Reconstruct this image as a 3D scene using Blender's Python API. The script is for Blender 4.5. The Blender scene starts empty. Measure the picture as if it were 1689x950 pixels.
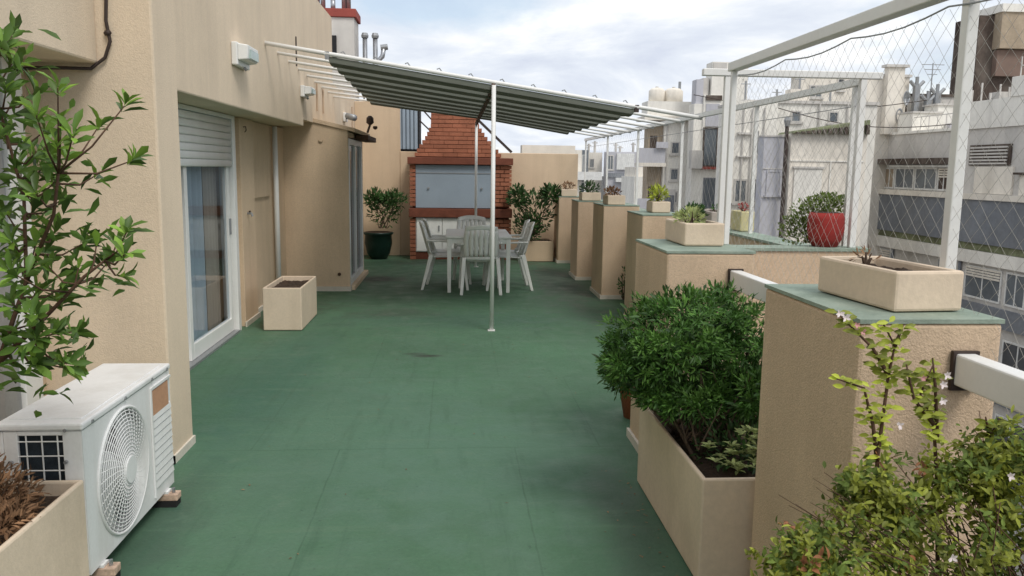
import bpy, math, random
from mathutils import Vector, Matrix
R_ = random.Random(11)
S = bpy.context.scene
COL = S.collection
rad = math.radians

# ------------------------------------------------------------------ camera
cam_d = bpy.data.cameras.new('camera'); cam = bpy.data.objects.new('camera', cam_d); COL.objects.link(cam)
cam_d.sensor_width = 36.0; cam_d.lens = 36.0 * 1350 / 1689; cam_d.clip_start = 0.05; cam_d.clip_end = 6000
_p = math.atan(197 / 1350); _y = math.atan(100 / 1350 * math.cos(_p)); _r = 0.013
fw = Vector((math.sin(_y) * math.cos(_p), math.cos(_y) * math.cos(_p), -math.sin(_p)))
rt = Vector((math.cos(_y), -math.sin(_y), 0)); dn = fw.cross(rt)
r2 = rt * math.cos(_r) - dn * math.sin(_r); d2 = rt * math.sin(_r) + dn * math.cos(_r)
cam.matrix_world = Matrix(((r2.x, -d2.x, -fw.x, 0), (r2.y, -d2.y, -fw.y, 0), (r2.z, -d2.z, -fw.z, 1.6), (0, 0, 0, 1)))
S.camera = cam

# ------------------------------------------------------------------ sky, sun, exposure
S.view_settings.view_transform = 'Standard'; S.view_settings.look = 'None'
S.view_settings.exposure = 0.42; S.view_settings.gamma = 1.0
SUN_EL, SUN_AZ = rad(52), rad(148)          # azimuth clockwise from +Y
w = bpy.data.worlds.new('World'); S.world = w; w.use_nodes = True
nt = w.node_tree; nt.nodes.clear(); N = nt.nodes; L = nt.links
out = N.new('ShaderNodeOutputWorld'); bg = N.new('ShaderNodeBackground'); bg.inputs[1].default_value = 0.1
L.new(bg.outputs[0], out.inputs[0])
sky = N.new('ShaderNodeTexSky'); sky.sky_type = 'NISHITA'; sky.sun_disc = False
sky.sun_elevation = SUN_EL; sky.sun_rotation = SUN_AZ; sky.altitude = 50; sky.dust_density = 1.5
tc = N.new('ShaderNodeTexCoord'); sep = N.new('ShaderNodeSeparateXYZ'); L.new(tc.outputs['Generated'], sep.inputs[0])
def wmath(op, a, b=None, clamp=False):
    n = N.new('ShaderNodeMath'); n.operation = op; n.use_clamp = clamp
    for i, x in enumerate((a, b)):
        if x is None: continue
        if isinstance(x, (int, float)): n.inputs[i].default_value = x
        else: L.new(x, n.inputs[i])
    return n.outputs[0]
zz = wmath('ADD', wmath('MAXIMUM', sep.outputs[2], 0.0), 0.22)
cmb = N.new('ShaderNodeCombineXYZ')
L.new(wmath('DIVIDE', sep.outputs[0], zz), cmb.inputs[0]); L.new(wmath('DIVIDE', sep.outputs[1], zz), cmb.inputs[1])
def wnoise(scale, detail, off, rough=.55):
    mp = N.new('ShaderNodeMapping'); mp.inputs['Location'].default_value = off; L.new(cmb.outputs[0], mp.inputs[0])
    n = N.new('ShaderNodeTexNoise'); n.inputs['Scale'].default_value = scale; n.inputs['Detail'].default_value = detail
    n.inputs['Roughness'].default_value = rough; n.inputs['Distortion'].default_value = .35
    L.new(mp.outputs[0], n.inputs['Vector']); return n.outputs[0]
def wramp(x, stops):
    r = N.new('ShaderNodeValToRGB'); L.new(x, r.inputs[0]); e = r.color_ramp.elements
    while len(e) < len(stops): e.new(.5)
    for k, (p, c) in enumerate(stops): e[k].position = p; e[k].color = (*c, 1)
    return r.outputs[0]
cover = wramp(wnoise(.62, 7, (3.1, -.55, 0)), [(.34, (.0, .0, .0)), (.47, (1, 1, 1))])
gap_d = N.new('ShaderNodeVectorMath'); gap_d.operation = 'SUBTRACT'; L.new(cmb.outputs[0], gap_d.inputs[0]); gap_d.inputs[1].default_value = (-.06, 2.34, 0)
gap_s = N.new('ShaderNodeVectorMath'); gap_s.operation = 'MULTIPLY'; L.new(gap_d.outputs[0], gap_s.inputs[0]); gap_s.inputs[1].default_value = (1.9, 2.6, 1)
gap_l = N.new('ShaderNodeVectorMath'); gap_l.operation = 'LENGTH'; L.new(gap_s.outputs[0], gap_l.inputs[0])
gap = wramp(wmath('ADD', gap_l.outputs['Value'], wmath('MULTIPLY', wmath('SUBTRACT', wnoise(2.1, 7, (1.7, 5.2, 0)), .5), 2.4)), [(.34, (0, 0, 0)), (.85, (1, 1, 1))])
cover = wmath('MULTIPLY', cover, gap)
shade = wramp(wnoise(1.5, 8, (7.3, 2.2, 0), .6), [(.34, (.64, .69, .80)), (.46, (.75, .80, .88)), (.56, (.90, .925, .96)), (.64, (1.12, 1.12, 1.11))])
up = N.new('ShaderNodeMix'); up.data_type = 'RGBA'; up.blend_type = 'MULTIPLY'; up.inputs[0].default_value = 1
L.new(shade, up.inputs[6]); up.inputs[7].default_value = (8.2, 8.2, 8.2, 1)
blue = N.new('ShaderNodeMix'); blue.data_type = 'RGBA'; blue.blend_type = 'MULTIPLY'; blue.inputs[0].default_value = 1
L.new(sky.outputs[0], blue.inputs[6]); blue.inputs[7].default_value = (1.35, 1.3, 1.22, 1)
thin = N.new('ShaderNodeMix'); thin.data_type = 'RGBA'; thin.inputs[0].default_value = .45
L.new(blue.outputs[2], thin.inputs[6]); L.new(up.outputs[2], thin.inputs[7])
mx = N.new('ShaderNodeMix'); mx.data_type = 'RGBA'
L.new(cover, mx.inputs[0]); L.new(thin.outputs[2], mx.inputs[6]); L.new(up.outputs[2], mx.inputs[7]); L.new(mx.outputs[2], bg.inputs[0])
sd = bpy.data.lights.new('sun', 'SUN'); sd.energy = 1.5; sd.angle = rad(22); sd.color = (1, .95, .87)
sun = bpy.data.objects.new('sun', sd); COL.objects.link(sun)
sv = Vector((math.sin(SUN_AZ) * math.cos(SUN_EL), math.cos(SUN_AZ) * math.cos(SUN_EL), math.sin(SUN_EL)))
sun.rotation_euler = sv.to_track_quat('Z', 'Y').to_euler(); sun.location = (0, 0, 20)

# ------------------------------------------------------------------ materials
MATS = {}
def mat(name, col, rough=.75, var=.12, vs=2.5, fine=.06, fs=70, bump=0.0, bs=90, spec=.3, grime=0, gcol=(.08, .07, .06), gs=(1.2, 1.2, .25), metal=0, island=0, transl=0, obj_rand=0):
    m = bpy.data.materials.new(name); m.use_nodes = True; t = m.node_tree; n = t.nodes; l = t.links
    b = n['Principled BSDF']; b.inputs['Roughness'].default_value = rough; b.inputs['Specular IOR Level'].default_value = spec
    b.inputs['Metallic'].default_value = metal
    g = n.new('ShaderNodeNewGeometry')
    def noise(s, d=5, vec=None, r=.6):
        x = n.new('ShaderNodeTexNoise'); x.inputs['Scale'].default_value = s; x.inputs['Detail'].default_value = d; x.inputs['Roughness'].default_value = r
        l.new(vec or g.outputs['Position'], x.inputs['Vector']); return x.outputs[0]
    def mrange(x, a, b_, c, d):
        q = n.new('ShaderNodeMapRange'); l.new(x, q.inputs[0])
        for k, v in enumerate((a, b_, c, d)): q.inputs[k + 1].default_value = v
        return q.outputs[0]
    def mul(a, b_):
        q = n.new('ShaderNodeMath'); q.operation = 'MULTIPLY'
        for k, v in enumerate((a, b_)):
            if isinstance(v, (int, float)): q.inputs[k].default_value = v
            else: l.new(v, q.inputs[k])
        return q.outputs[0]
    f = mrange(noise(vs, 6), .3, .7, 1 - var, 1 + var)
    if fine: f = mul(f, mrange(noise(fs, 3), .3, .7, 1 - fine, 1 + fine))
    if island:
        f = mul(f, mrange(g.outputs['Random Per Island'], 0, 1, 1 - island, 1 + island))
    if obj_rand:
        oi = n.new('ShaderNodeObjectInfo'); f = mul(f, mrange(oi.outputs['Random'], 0, 1, 1 - obj_rand, 1 + obj_rand))
    c = n.new('ShaderNodeMix'); c.data_type = 'RGBA'; c.blend_type = 'MULTIPLY'; c.inputs[0].default_value = 1
    c.inputs[6].default_value = (*col, 1); l.new(f, c.inputs[7]); o = c.outputs[2]
    if grime:
        mp = n.new('ShaderNodeMapping'); mp.inputs['Scale'].default_value = gs; l.new(g.outputs['Position'], mp.inputs[0])
        a = mrange(noise(1.0, 8, mp.outputs[0], .65), .45, .75, 0, grime)
        q = n.new('ShaderNodeMix'); q.data_type = 'RGBA'; l.new(a, q.inputs[0]); l.new(o, q.inputs[6]); q.inputs[7].default_value = (*gcol, 1); o = q.outputs[2]
    l.new(o, b.inputs['Base Color'])
    if bump:
        bn = n.new('ShaderNodeBump'); bn.inputs['Strength'].default_value = bump; bn.inputs['Distance'].default_value = .01
        l.new(noise(bs, 4), bn.inputs['Height']); l.new(bn.outputs[0], b.inputs['Normal'])
    if transl:
        tr = n.new('ShaderNodeBsdfTranslucent'); l.new(o, tr.inputs[0]); ms = n.new('ShaderNodeMixShader'); ms.inputs[0].default_value = transl
        l.new(b.outputs[0], ms.inputs[1]); l.new(tr.outputs[0], ms.inputs[2]); l.new(ms.outputs[0], n['Material Output'].inputs[0])
    m.diffuse_color = (*col, 1); MATS[name] = m; return m
def glass(name, tint=(.8, .88, .92), alpha=.35, rough=.03):
    m = bpy.data.materials.new(name); m.use_nodes = True; t = m.node_tree; n = t.nodes; l = t.links; n.clear()
    o = n.new('ShaderNodeOutputMaterial'); tr = n.new('ShaderNodeBsdfTransparent'); tr.inputs[0].default_value = (*tint, 1)
    gl = n.new('ShaderNodeBsdfGlossy'); gl.inputs['Roughness'].default_value = rough; fr = n.new('ShaderNodeFresnel'); fr.inputs[0].default_value = 1.5
    ad = n.new('ShaderNodeMath'); ad.operation = 'ADD'; ad.use_clamp = True; ad.inputs[1].default_value = alpha * .25; l.new(fr.outputs[0], ad.inputs[0])
    ge = n.new('ShaderNodeNewGeometry'); nb = n.new('ShaderNodeMath'); nb.operation = 'SUBTRACT'; nb.inputs[0].default_value = 1; l.new(ge.outputs['Backfacing'], nb.inputs[1])
    fm = n.new('ShaderNodeMath'); fm.operation = 'MULTIPLY'; l.new(ad.outputs[0], fm.inputs[0]); l.new(nb.outputs[0], fm.inputs[1])
    mi = n.new('ShaderNodeMixShader'); l.new(fm.outputs[0], mi.inputs[0]); l.new(tr.outputs[0], mi.inputs[1]); l.new(gl.outputs[0], mi.inputs[2]); l.new(mi.outputs[0], o.inputs[0])
    MATS[name] = m; return m
STUC = mat('beige_stucco', (.65, .505, .355), .9, .08, 1.3, .07, 80, .45, 150, .15, .30, (.40, .29, .195), (5, 5, .4))
FASC = mat('pale_beige_stucco', (.72, .595, .45), .9, .07, 1.1, .05, 70, .35, 140, .15, .28, (.43, .35, .27), (4, 4, .3))
PILL = mat('pillar_stucco', (.65, .495, .35), .9, .09, 2.0, .09, 90, .55, 170, .15, .42, (.42, .30, .20), (3, 3, .8))
CAPG = mat('green_cap_paint', (.25, .32, .26), .7, .2, 6, .1, 60, .3, 80, .3, .5, (.36, .38, .32), (3, 3, 3))
CREAM = mat('cream_planter', (.70, .575, .44), .75, .06, 3, .05, 50, .15, 90, .25, .5, (.44, .35, .25), (3, 3, 1.2))
SKIRT = mat('skirting', (.62, .58, .5), .8, .1, 5, .06)
WHITE = mat('white_paint', (.78, .78, .76), .42, .04, 3, .02, 60, 0, 90, .4, .18, (.52, .47, .4), (4, 4, 1))
WPLAS = mat('white_plastic', (.86, .87, .84), .38, .05, 5, .03, 60, 0, 90, .4, .2, (.5, .49, .45), (5, 5, 3))
ACW = mat('ac_enamel', (.78, .785, .78), .42, .04, 4, .03, 70, 0, 90, .4, .42, (.50, .48, .43), (6, 6, 1.2))
GREY = mat('grey_metal', (.33, .34, .35), .45, .1, 4, .05, metal=.5)
NETM = mat('net_wire', (.40, .385, .35), .5)
STEEL = mat('steel_pipe', (.42, .43, .45), .35, .15, 5, .05, metal=.8)
DARK = mat('dark_void', (.02, .02, .022), .8, .2, 4, .1)
COIL = mat('dark_coil', (.03, .04, .05), .45, .3, 30, .3, 200)
CABLE = mat('dark_cable', (.05, .035, .03), .6)
SOIL = mat('soil', (.055, .036, .025), .95, .35, 9, .4, 60, 1.0, 50)
TERRA = mat('terracotta', (.34, .11, .055), .8, .15, 5, .1)
BRICK = mat('red_brick', (.345, .135, .08), .85, .16, 5, .12, 60, .5, 80, .15, .4, (.2, .09, .06), (3, 3, 3), obj_rand=.1)
MORT = mat('mortar', (.20, .075, .045), .95, .2, 7, .15)
BRDARK = mat('dark_red_tile', (.17, .055, .032), .7, .2, 6, .1)
PANELB = mat('blue_grey_sheet', (.30, .36, .42), .45, .08, 2, .04, metal=.1)
FABRIC = mat('awning_fabric', (.205, .213, .178), .9, .12, 2, .08, 150, .2, 300, .1, transl=.42)
REDPOT = mat('red_pot_glaze', (.28, .032, .028), .85, .3, 6, .05)
GREENPOT = mat('green_pot_glaze', (.008, .025, .018), .3, .2, 6, .05)
YELPOT = mat('yellow_pot', (.60, .54, .30), .7, .1, 6)
STONE = mat('grey_stone_box', (.42, .37, .33), .9, .15, 8, .1)
BARK = mat('bark', (.10, .07, .05), .9, .25, 20, .2)
TWIG = mat('reddish_twig', (.10, .055, .035), .8, .25, 20, .2)
LEAF = mat('leaf_mid_green', (.15, .26, .045), .42, .3, 9, .05, 60, 0, 90, .4, obj_rand=.45, island=.1, transl=.3)
LEAFY = mat('leaf_young_green', (.24, .40, .06), .45, .2, 6, .05, 60, 0, 90, .4, obj_rand=.35, island=.1, transl=.35)
LEAFS = mat('leaf_shrub_deep', (.10, .185, .035), .42, .3, 9, .05, 60, 0, 90, .4, island=.5, transl=.25)
LEAFC = mat('leaf_bush_lighter', (.12, .25, .05), .45, .3, 5, 0, 60, 0, 90, .35, island=.4, transl=.25)
LEAFRED = mat('leaf_reddish', (.30, .13, .06), .55, .3, 9, 0, island=.4, transl=.25)
LEAFB = mat('leaf_bush', (.075, .175, .035), .45, .3, 5, 0, 60, 0, 90, .35, island=.45, transl=.25)
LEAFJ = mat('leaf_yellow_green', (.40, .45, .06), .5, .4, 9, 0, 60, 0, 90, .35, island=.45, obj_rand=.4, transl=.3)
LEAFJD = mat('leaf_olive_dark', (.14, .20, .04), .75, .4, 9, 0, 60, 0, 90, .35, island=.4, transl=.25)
LEAFV = mat('leaf_pale_variegated', (.42, .48, .20), .5, .3, 30, 0, island=.45, transl=.25)
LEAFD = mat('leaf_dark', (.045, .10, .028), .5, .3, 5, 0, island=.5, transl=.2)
LEAFR = mat('leaf_dry', (.23, .13, .07), .9, .3, 9, 0, island=.5)
PETAL = mat('pale_petal', (.80, .70, .70), .6, .1, 20)
PINK = mat('pink_bud', (.60, .30, .30), .6, .1, 20)
LAMPG = mat('lamp_glass', (.42, .52, .50), .2, .1, 10)
KRAFT = mat('brown_sticker', (.50, .28, .17), .7, .1, 12)
RUST = mat('rusty_wood_foot', (.50, .36, .27), .85, .3, 30, .2)
BLACK = mat('black_rubber', (.02, .02, .02), .8)
WOODB = mat('brown_wood', (.09, .05, .03), .8, .3, 8, .2)
CURT = mat('curtain_cloth', (.62, .68, .72), .9, .06, 4, .03, transl=.3)
CURTB = mat('tan_curtain_cloth', (.45, .36, .28), .9, .06, 4, .03)
ROOMW = mat('room_paint', (.5, .46, .4), .9)
ROOMF = mat('room_parquet', (.2, .12, .07), .5, .3, 6)
PANE = glass('clear_pane', (.86, .9, .93), 0)
FW = mat('far_white_render', (.82, .795, .735), .9, .07, .3, .05, 6, 0, 90, .1, .5, (.45, .43, .40), (1.2, 1.2, .16))
FW2 = mat('far_cream_render', (.78, .73, .65), .9, .08, .3, .05, 6, 0, 90, .1, .5, (.44, .40, .34), (1.1, 1.1, .15))
FGR = mat('far_grey_render', (.60, .575, .54), .9, .1, .3, .05, 6, 0, 90, .1, .4, (.2, .2, .2), (.7, .7, .12))
FLIL = mat('far_pale_grey_panel', (.50, .50, .54), .7, .06, .5, .03, 6, grime=.3, gcol=(.3, .29, .3))
FBR = mat('far_brown_render', (.38, .31, .23), .9, .15, .4, .1, 6, 0, 90, .1, .5, (.16, .12, .09), (.8, .8, .2))
FDB = mat('far_dark_brown', (.085, .065, .055), .9, .3, .6, .2, 6, 0, 90, .1, .7, (.24, .21, .18), (1.2, 1.2, .5))
FBLUE = mat('far_blue_grey_wall', (.20, .215, .24), .9, .15, .5, .1, 5, 0, 90, .1, .5, (.25, .25, .25), (.7, .7, .2))
FMOSS = mat('mossy_roof', (.20, .22, .13), .95, .3, .8, .2, 6, 0, 90, .1, .5, (.12, .10, .07), (1, 1, 1))
FWIN = mat('far_window_dark', (.05, .055, .065), .15, .3, .6, 0, spec=.6)
FWIN2 = mat('far_window_grey', (.13, .15, .17), .3, .3, .6, 0, spec=.4)
FREDS = mat('red_sill', (.30, .07, .055), .8)
FRAMEW = mat('far_white_frame', (.72, .72, .70), .7)
ASPH = mat('ground_asphalt', (.06, .06, .058), .9, .3, .05)

# floor: green membrane with patches, scuffs, seams, stains and contact shade painted in at object bases
FLOOR = mat('green_membrane', (.072, .156, .090), .62, .16, .8, .07, 45, .35, 35, .35, .35, (.12, .19, .145), (1.6, .9, 1))
def floor_extra(m):
    t = m.node_tree; n = t.nodes; l = t.links; b = n['Principled BSDF']
    src = b.inputs['Base Color'].links[0].from_socket; g = n.new('ShaderNodeNewGeometry')
    ns = n.new('ShaderNodeTexNoise'); ns.inputs['Scale'].default_value = 5; ns.inputs['Detail'].default_value = 6; l.new(g.outputs['Position'], ns.inputs['Vector'])
    def stain_shade(src, c, r, col, amt):
        sb = n.new('ShaderNodeVectorMath'); sb.operation = 'SUBTRACT'; l.new(g.outputs['Position'], sb.inputs[0]); sb.inputs[1].default_value = c
        sc = n.new('ShaderNodeVectorMath'); sc.operation = 'DIVIDE'; l.new(sb.outputs[0], sc.inputs[0]); sc.inputs[1].default_value = (r[0], r[1], 1)
        ln = n.new('ShaderNodeVectorMath'); ln.operation = 'LENGTH'; l.new(sc.outputs[0], ln.inputs[0])
        ad = n.new('ShaderNodeMath'); ad.operation = 'MULTIPLY_ADD'; l.new(ns.outputs[0], ad.inputs[0]); ad.inputs[1].default_value = 1.6; l.new(ln.outputs['Value'], ad.inputs[2])
        mr = n.new('ShaderNodeMapRange'); l.new(ad.outputs[0], mr.inputs[0]); mr.inputs[1].default_value = 1.25; mr.inputs[2].default_value = 2.1; mr.inputs[3].default_value = amt; mr.inputs[4].default_value = 0
        q = n.new('ShaderNodeMix'); q.data_type = 'RGBA'; l.new(mr.outputs[0], q.inputs[0]); l.new(src, q.inputs[6]); q.inputs[7].default_value = (*col, 1)
        return q.outputs[2]
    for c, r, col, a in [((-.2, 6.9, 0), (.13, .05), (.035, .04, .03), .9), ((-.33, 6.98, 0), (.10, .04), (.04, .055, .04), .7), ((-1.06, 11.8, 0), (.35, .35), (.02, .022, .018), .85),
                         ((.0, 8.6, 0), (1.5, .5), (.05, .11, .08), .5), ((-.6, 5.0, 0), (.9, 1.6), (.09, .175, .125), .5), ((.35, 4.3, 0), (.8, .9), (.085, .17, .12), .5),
                         ((1.5, 11.5, 0), (.45, 2.6), (.04, .05, .04), .75), ((.80, 3.5, 0), (.14, .9), (.05, .085, .06), .6), ((-1.3, 3.4, 0), (.16, .8), (.05, .085, .06), .6), ((-1.9, 9.3, 0), (.5, .6), (.045, .06, .045), .7), ((.1, 14.0, 0), (1.4, .5), (.04, .055, .04), .7), ((-.65, 9.0, 0), (.5, .3), (.05, .075, .05), .6), ((-1.35, 6.2, 0), (.35, 2.0), (.045, .12, .085), .5)]:  # narrow dark ellipses at planter and unit bases also paint contact darkening
        src = stain_shade(src, c, r, col, a)
    # specks
    sp = n.new('ShaderNodeTexNoise'); sp.inputs['Scale'].default_value = 26; sp.inputs['Detail'].default_value = 2; l.new(g.outputs['Position'], sp.inputs['Vector'])
    mr = n.new('ShaderNodeMapRange'); l.new(sp.outputs[0], mr.inputs[0]); mr.inputs[1].default_value = .70; mr.inputs[2].default_value = .76; mr.inputs[3].default_value = 0; mr.inputs[4].default_value = .45
    q = n.new('ShaderNodeMix'); q.data_type = 'RGBA'; l.new(mr.outputs[0], q.inputs[0]); l.new(src, q.inputs[6]); q.inputs[7].default_value = (.03, .06, .045, 1); src = q.outputs[2]
    for scv, lo_, hi_, colv, amt in (((1.1, 9, 1), .56, .72, (.105, .185, .118), .6), ((14, 1.3, 1), .54, .70, (.05, .112, .068), .5), ((4.5, 3.5, 1), .60, .70, (.11, .185, .125), .5), ((2.2, 2.2, 1), .54, .68, (.06, .125, .075), .25), ((55, 55, 1), .62, .72, (.045, .085, .06), .5), ((70, 70, 1), .66, .74, (.2, .27, .21), .35)):
        mpn = n.new('ShaderNodeMapping'); mpn.inputs['Scale'].default_value = scv; l.new(g.outputs['Position'], mpn.inputs[0])
        sn = n.new('ShaderNodeTexNoise'); sn.inputs['Scale'].default_value = 1; sn.inputs['Detail'].default_value = 7; sn.inputs['Roughness'].default_value = .65; l.new(mpn.outputs[0], sn.inputs['Vector'])
        mr = n.new('ShaderNodeMapRange'); l.new(sn.outputs[0], mr.inputs[0]); mr.inputs[1].default_value = lo_; mr.inputs[2].default_value = hi_; mr.inputs[3].default_value = 0; mr.inputs[4].default_value = amt
        q = n.new('ShaderNodeMix'); q.data_type = 'RGBA'; l.new(mr.outputs[0], q.inputs[0]); l.new(src, q.inputs[6]); q.inputs[7].default_value = (*colv, 1); src = q.outputs[2]
    # membrane seams: brick pattern, thin and faint
    mp = n.new('ShaderNodeMapping'); mp.inputs['Location'].default_value = (.13, .3, 0); l.new(g.outputs['Position'], mp.inputs[0])
    nd = n.new('ShaderNodeVectorMath'); nd.operation = 'MULTIPLY_ADD'; l.new(ns.outputs['Color'], nd.inputs[0]); nd.inputs[1].default_value = (.02, .02, 0); l.new(mp.outputs[0], nd.inputs[2])
    br = n.new('ShaderNodeTexBrick'); l.new(nd.outputs[0], br.inputs[0]); br.inputs['Scale'].default_value = 1; br.inputs['Brick Width'].default_value = 1.0; br.inputs['Row Height'].default_value = 1.62
    br.inputs['Mortar Size'].default_value = .006; br.inputs['Mortar Smooth'].default_value = .6; br.inputs['Color1'].default_value = (0, 0, 0, 1); br.inputs['Color2'].default_value = (0, 0, 0, 1); br.inputs['Mortar'].default_value = (1, 1, 1, 1)
    pm = n.new('ShaderNodeMath'); pm.operation = 'MULTIPLY'; l.new(br.outputs['Color'], pm.inputs[0]); l.new(ns.outputs[0], pm.inputs[1])
    q = n.new('ShaderNodeMix'); q.data_type = 'RGBA'; l.new(pm.outputs[0], q.inputs[0]); l.new(src, q.inputs[6]); q.inputs[7].default_value = (.048, .105, .062, 1)
    l.new(q.outputs[2], b.inputs['Base Color'])
    rr = n.new('ShaderNodeMapRange'); l.new(ns.outputs[0], rr.inputs[0]); rr.inputs[1].default_value = .3; rr.inputs[2].default_value = .7; rr.inputs[3].default_value = .45; rr.inputs[4].default_value = .8
    l.new(rr.outputs[0], b.inputs['Roughness'])
floor_extra(FLOOR)

# ------------------------------------------------------------------ mesh helpers
class MB:
    def __init__(s): s.v = []; s.f = []
    def add(s, vs, fs):
        o = len(s.v); s.v += [Vector(x) for x in vs]; s.f += [tuple(i + o for i in q) for q in fs]; return s
    def box(s, x0, x1, y0, y1, z0, z1):
        return s.add([(x0, y0, z0), (x1, y0, z0), (x1, y1, z0), (x0, y1, z0), (x0, y0, z1), (x1, y0, z1), (x1, y1, z1), (x0, y1, z1)],
                     [(3, 2, 1, 0), (4, 5, 6, 7), (0, 1, 5, 4), (1, 2, 6, 5), (2, 3, 7, 6), (3, 0, 4, 7)])
    def hexa(s, p):   # 8 corner points, bottom ring then top ring
        return s.add(p, [(3, 2, 1, 0), (4, 5, 6, 7), (0, 1, 5, 4), (1, 2, 6, 5), (2, 3, 7, 6), (3, 0, 4, 7)])
    def beam(s, a, b, wx, wz, upv=(0, 0, 1)):
        a = Vector(a); b = Vector(b); d = (b - a).normalized(); u = Vector(upv)
        sx = d.cross(u)
        if sx.length < 1e-4: sx = Vector((1, 0, 0))
        sx.normalize(); uz = sx.cross(d).normalized(); r = []
        for p in (a, b):
            for i, j in ((-1, -1), (1, -1), (1, 1), (-1, 1)): r.append(p + sx * (i * wx / 2) + uz * (j * wz / 2))
        return s.add(r, [(0, 1, 2, 3), (7, 6, 5, 4), (0, 4, 5, 1), (1, 5, 6, 2), (2, 6, 7, 3), (3, 7, 4, 0)])
    def tube(s, pts, r, n=8, cap=True):
        pts = [Vector(p) for p in pts]; rs = r if isinstance(r, (list, tuple)) else [r] * len(pts); o = len(s.v); prev = None
        for k, p in enumerate(pts):
            d = (pts[min(k + 1, len(pts) - 1)] - pts[max(k - 1, 0)]).normalized()
            u = prev if prev is not None else (Vector((0, 0, 1)) if abs(d.z) < .9 else Vector((1, 0, 0)))
            sx = d.cross(u).normalized(); uu = sx.cross(d).normalized(); prev = uu
            for i in range(n):
                a = 2 * math.pi * i / n; s.v.append(p + (sx * math.cos(a) + uu * math.sin(a)) * rs[k])
        for k in range(len(pts) - 1):
            for i in range(n):
                j = (i + 1) % n; s.f.append((o + k * n + i, o + k * n + j, o + (k + 1) * n + j, o + (k + 1) * n + i))
        if cap:
            s.f.append(tuple(o + i for i in reversed(range(n)))); m = o + (len(pts) - 1) * n; s.f.append(tuple(m + i for i in range(n)))
        return s
    def lathe(s, prof, c=(0, 0, 0), n=20):
        o = len(s.v); c = Vector(c)
        for r, z in prof:
            for i in range(n):
                a = 2 * math.pi * i / n; s.v.append(c + Vector((r * math.cos(a), r * math.sin(a), z)))
        for k in range(len(prof) - 1):
            for i in range(n):
                j = (i + 1) % n; s.f.append((o + k * n + i, o + k * n + j, o + (k + 1) * n + j, o + (k + 1) * n + i))
        s.f.append(tuple(o + i for i in reversed(range(n)))); m = o + (len(prof) - 1) * n; s.f.append(tuple(m + i for i in range(n)))
        return s
    def grid(s, fn, nu, nv, flip=False):
        o = len(s.v)
        for i in range(nu + 1):
            for j in range(nv + 1): s.v.append(Vector(fn(i / nu, j / nv)))
        for i in range(nu):
            for j in range(nv):
                a = o + i * (nv + 1) + j; q = (a, a + nv + 1, a + nv + 2, a + 1); s.f.append(q[::-1] if flip else q)
        return s
    def leaf(s, p, d, nrm, ln, wd, fold=.25, droop=.15, w1=.5, w2=.42):
        d = d.normalized(); sx = d.cross(nrm)
        if sx.length < 1e-3: sx = Vector((1, 0, 0))
        sx.normalize(); nn = sx.cross(d).normalized(); h = nn * (wd * fold)
        m1 = p + d * ln * .35; m2 = p + d * ln * .7 - nn * ln * droop * .4; tip = p + d * ln - nn * ln * droop
        return s.add([p, m1, m2, tip, m1 + sx * wd * w1 + h, m2 + sx * wd * w2 + h, m1 - sx * wd * w1 + h, m2 - sx * wd * w2 + h],
                     [(0, 1, 4), (1, 2, 5, 4), (2, 3, 5), (0, 6, 1), (1, 6, 7, 2), (2, 7, 3)])
WL = {}
def mesh_of(mb, name, m, smooth=False):
    me = bpy.data.meshes.new(name); me.from_pydata([tuple(v) for v in mb.v], [], mb.f); me.materials.append(m); me.update()
    if smooth: me.polygons.foreach_set('use_smooth', [True] * len(me.polygons))
    return me
def props(o, label=None, cat=None, group=None, kind=None):
    if label: o['label'] = label
    if cat: o['category'] = cat
    if group: o['group'] = group
    if kind: o['kind'] = kind
    return o
def build(mb, name, m, parent=None, label=None, cat=None, group=None, kind=None, bevel=0, smooth=False, solid=0):
    lo = [min(v[i] for v in mb.v) for i in range(3)]; hi = [max(v[i] for v in mb.v) for i in range(3)]
    c = Vector(((lo[0] + hi[0]) / 2, (lo[1] + hi[1]) / 2, lo[2])); mb.v = [v - c for v in mb.v]
    o = bpy.data.objects.new(name, mesh_of(mb, name, m, smooth)); COL.objects.link(o); WL[o] = c
    o.location = c - (WL[parent] if parent else Vector())
    if parent: o.parent = parent
    if solid:
        q = o.modifiers.new('thickness', 'SOLIDIFY'); q.thickness = solid
    if bevel:
        q = o.modifiers.new('bevel', 'BEVEL'); q.width = bevel; q.segments = 2; q.limit_method = 'ANGLE'
    return props(o, label, cat, group, kind)
def thing(name, loc, label, cat, group=None):
    o = bpy.data.objects.new(name, None); o.location = loc; o.empty_display_size = .2; COL.objects.link(o); WL[o] = Vector(loc)
    return props(o, label, cat, group)
def copy_tree(o, parent=None):
    c = o.copy(); COL.objects.link(c)
    if parent: c.parent = parent
    for ch in list(o.children): copy_tree(ch, c)
    return c
def B(*a): return MB().box(*a)
def inst(mesh, name, loc, parent, rot=None, scale=None):
    o = bpy.data.objects.new(name, mesh); COL.objects.link(o); o.parent = parent; o.location = Vector(loc) - WL[parent]
    if rot is not None: o.rotation_euler = rot
    if scale is not None: o.scale = scale
    return o

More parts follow.
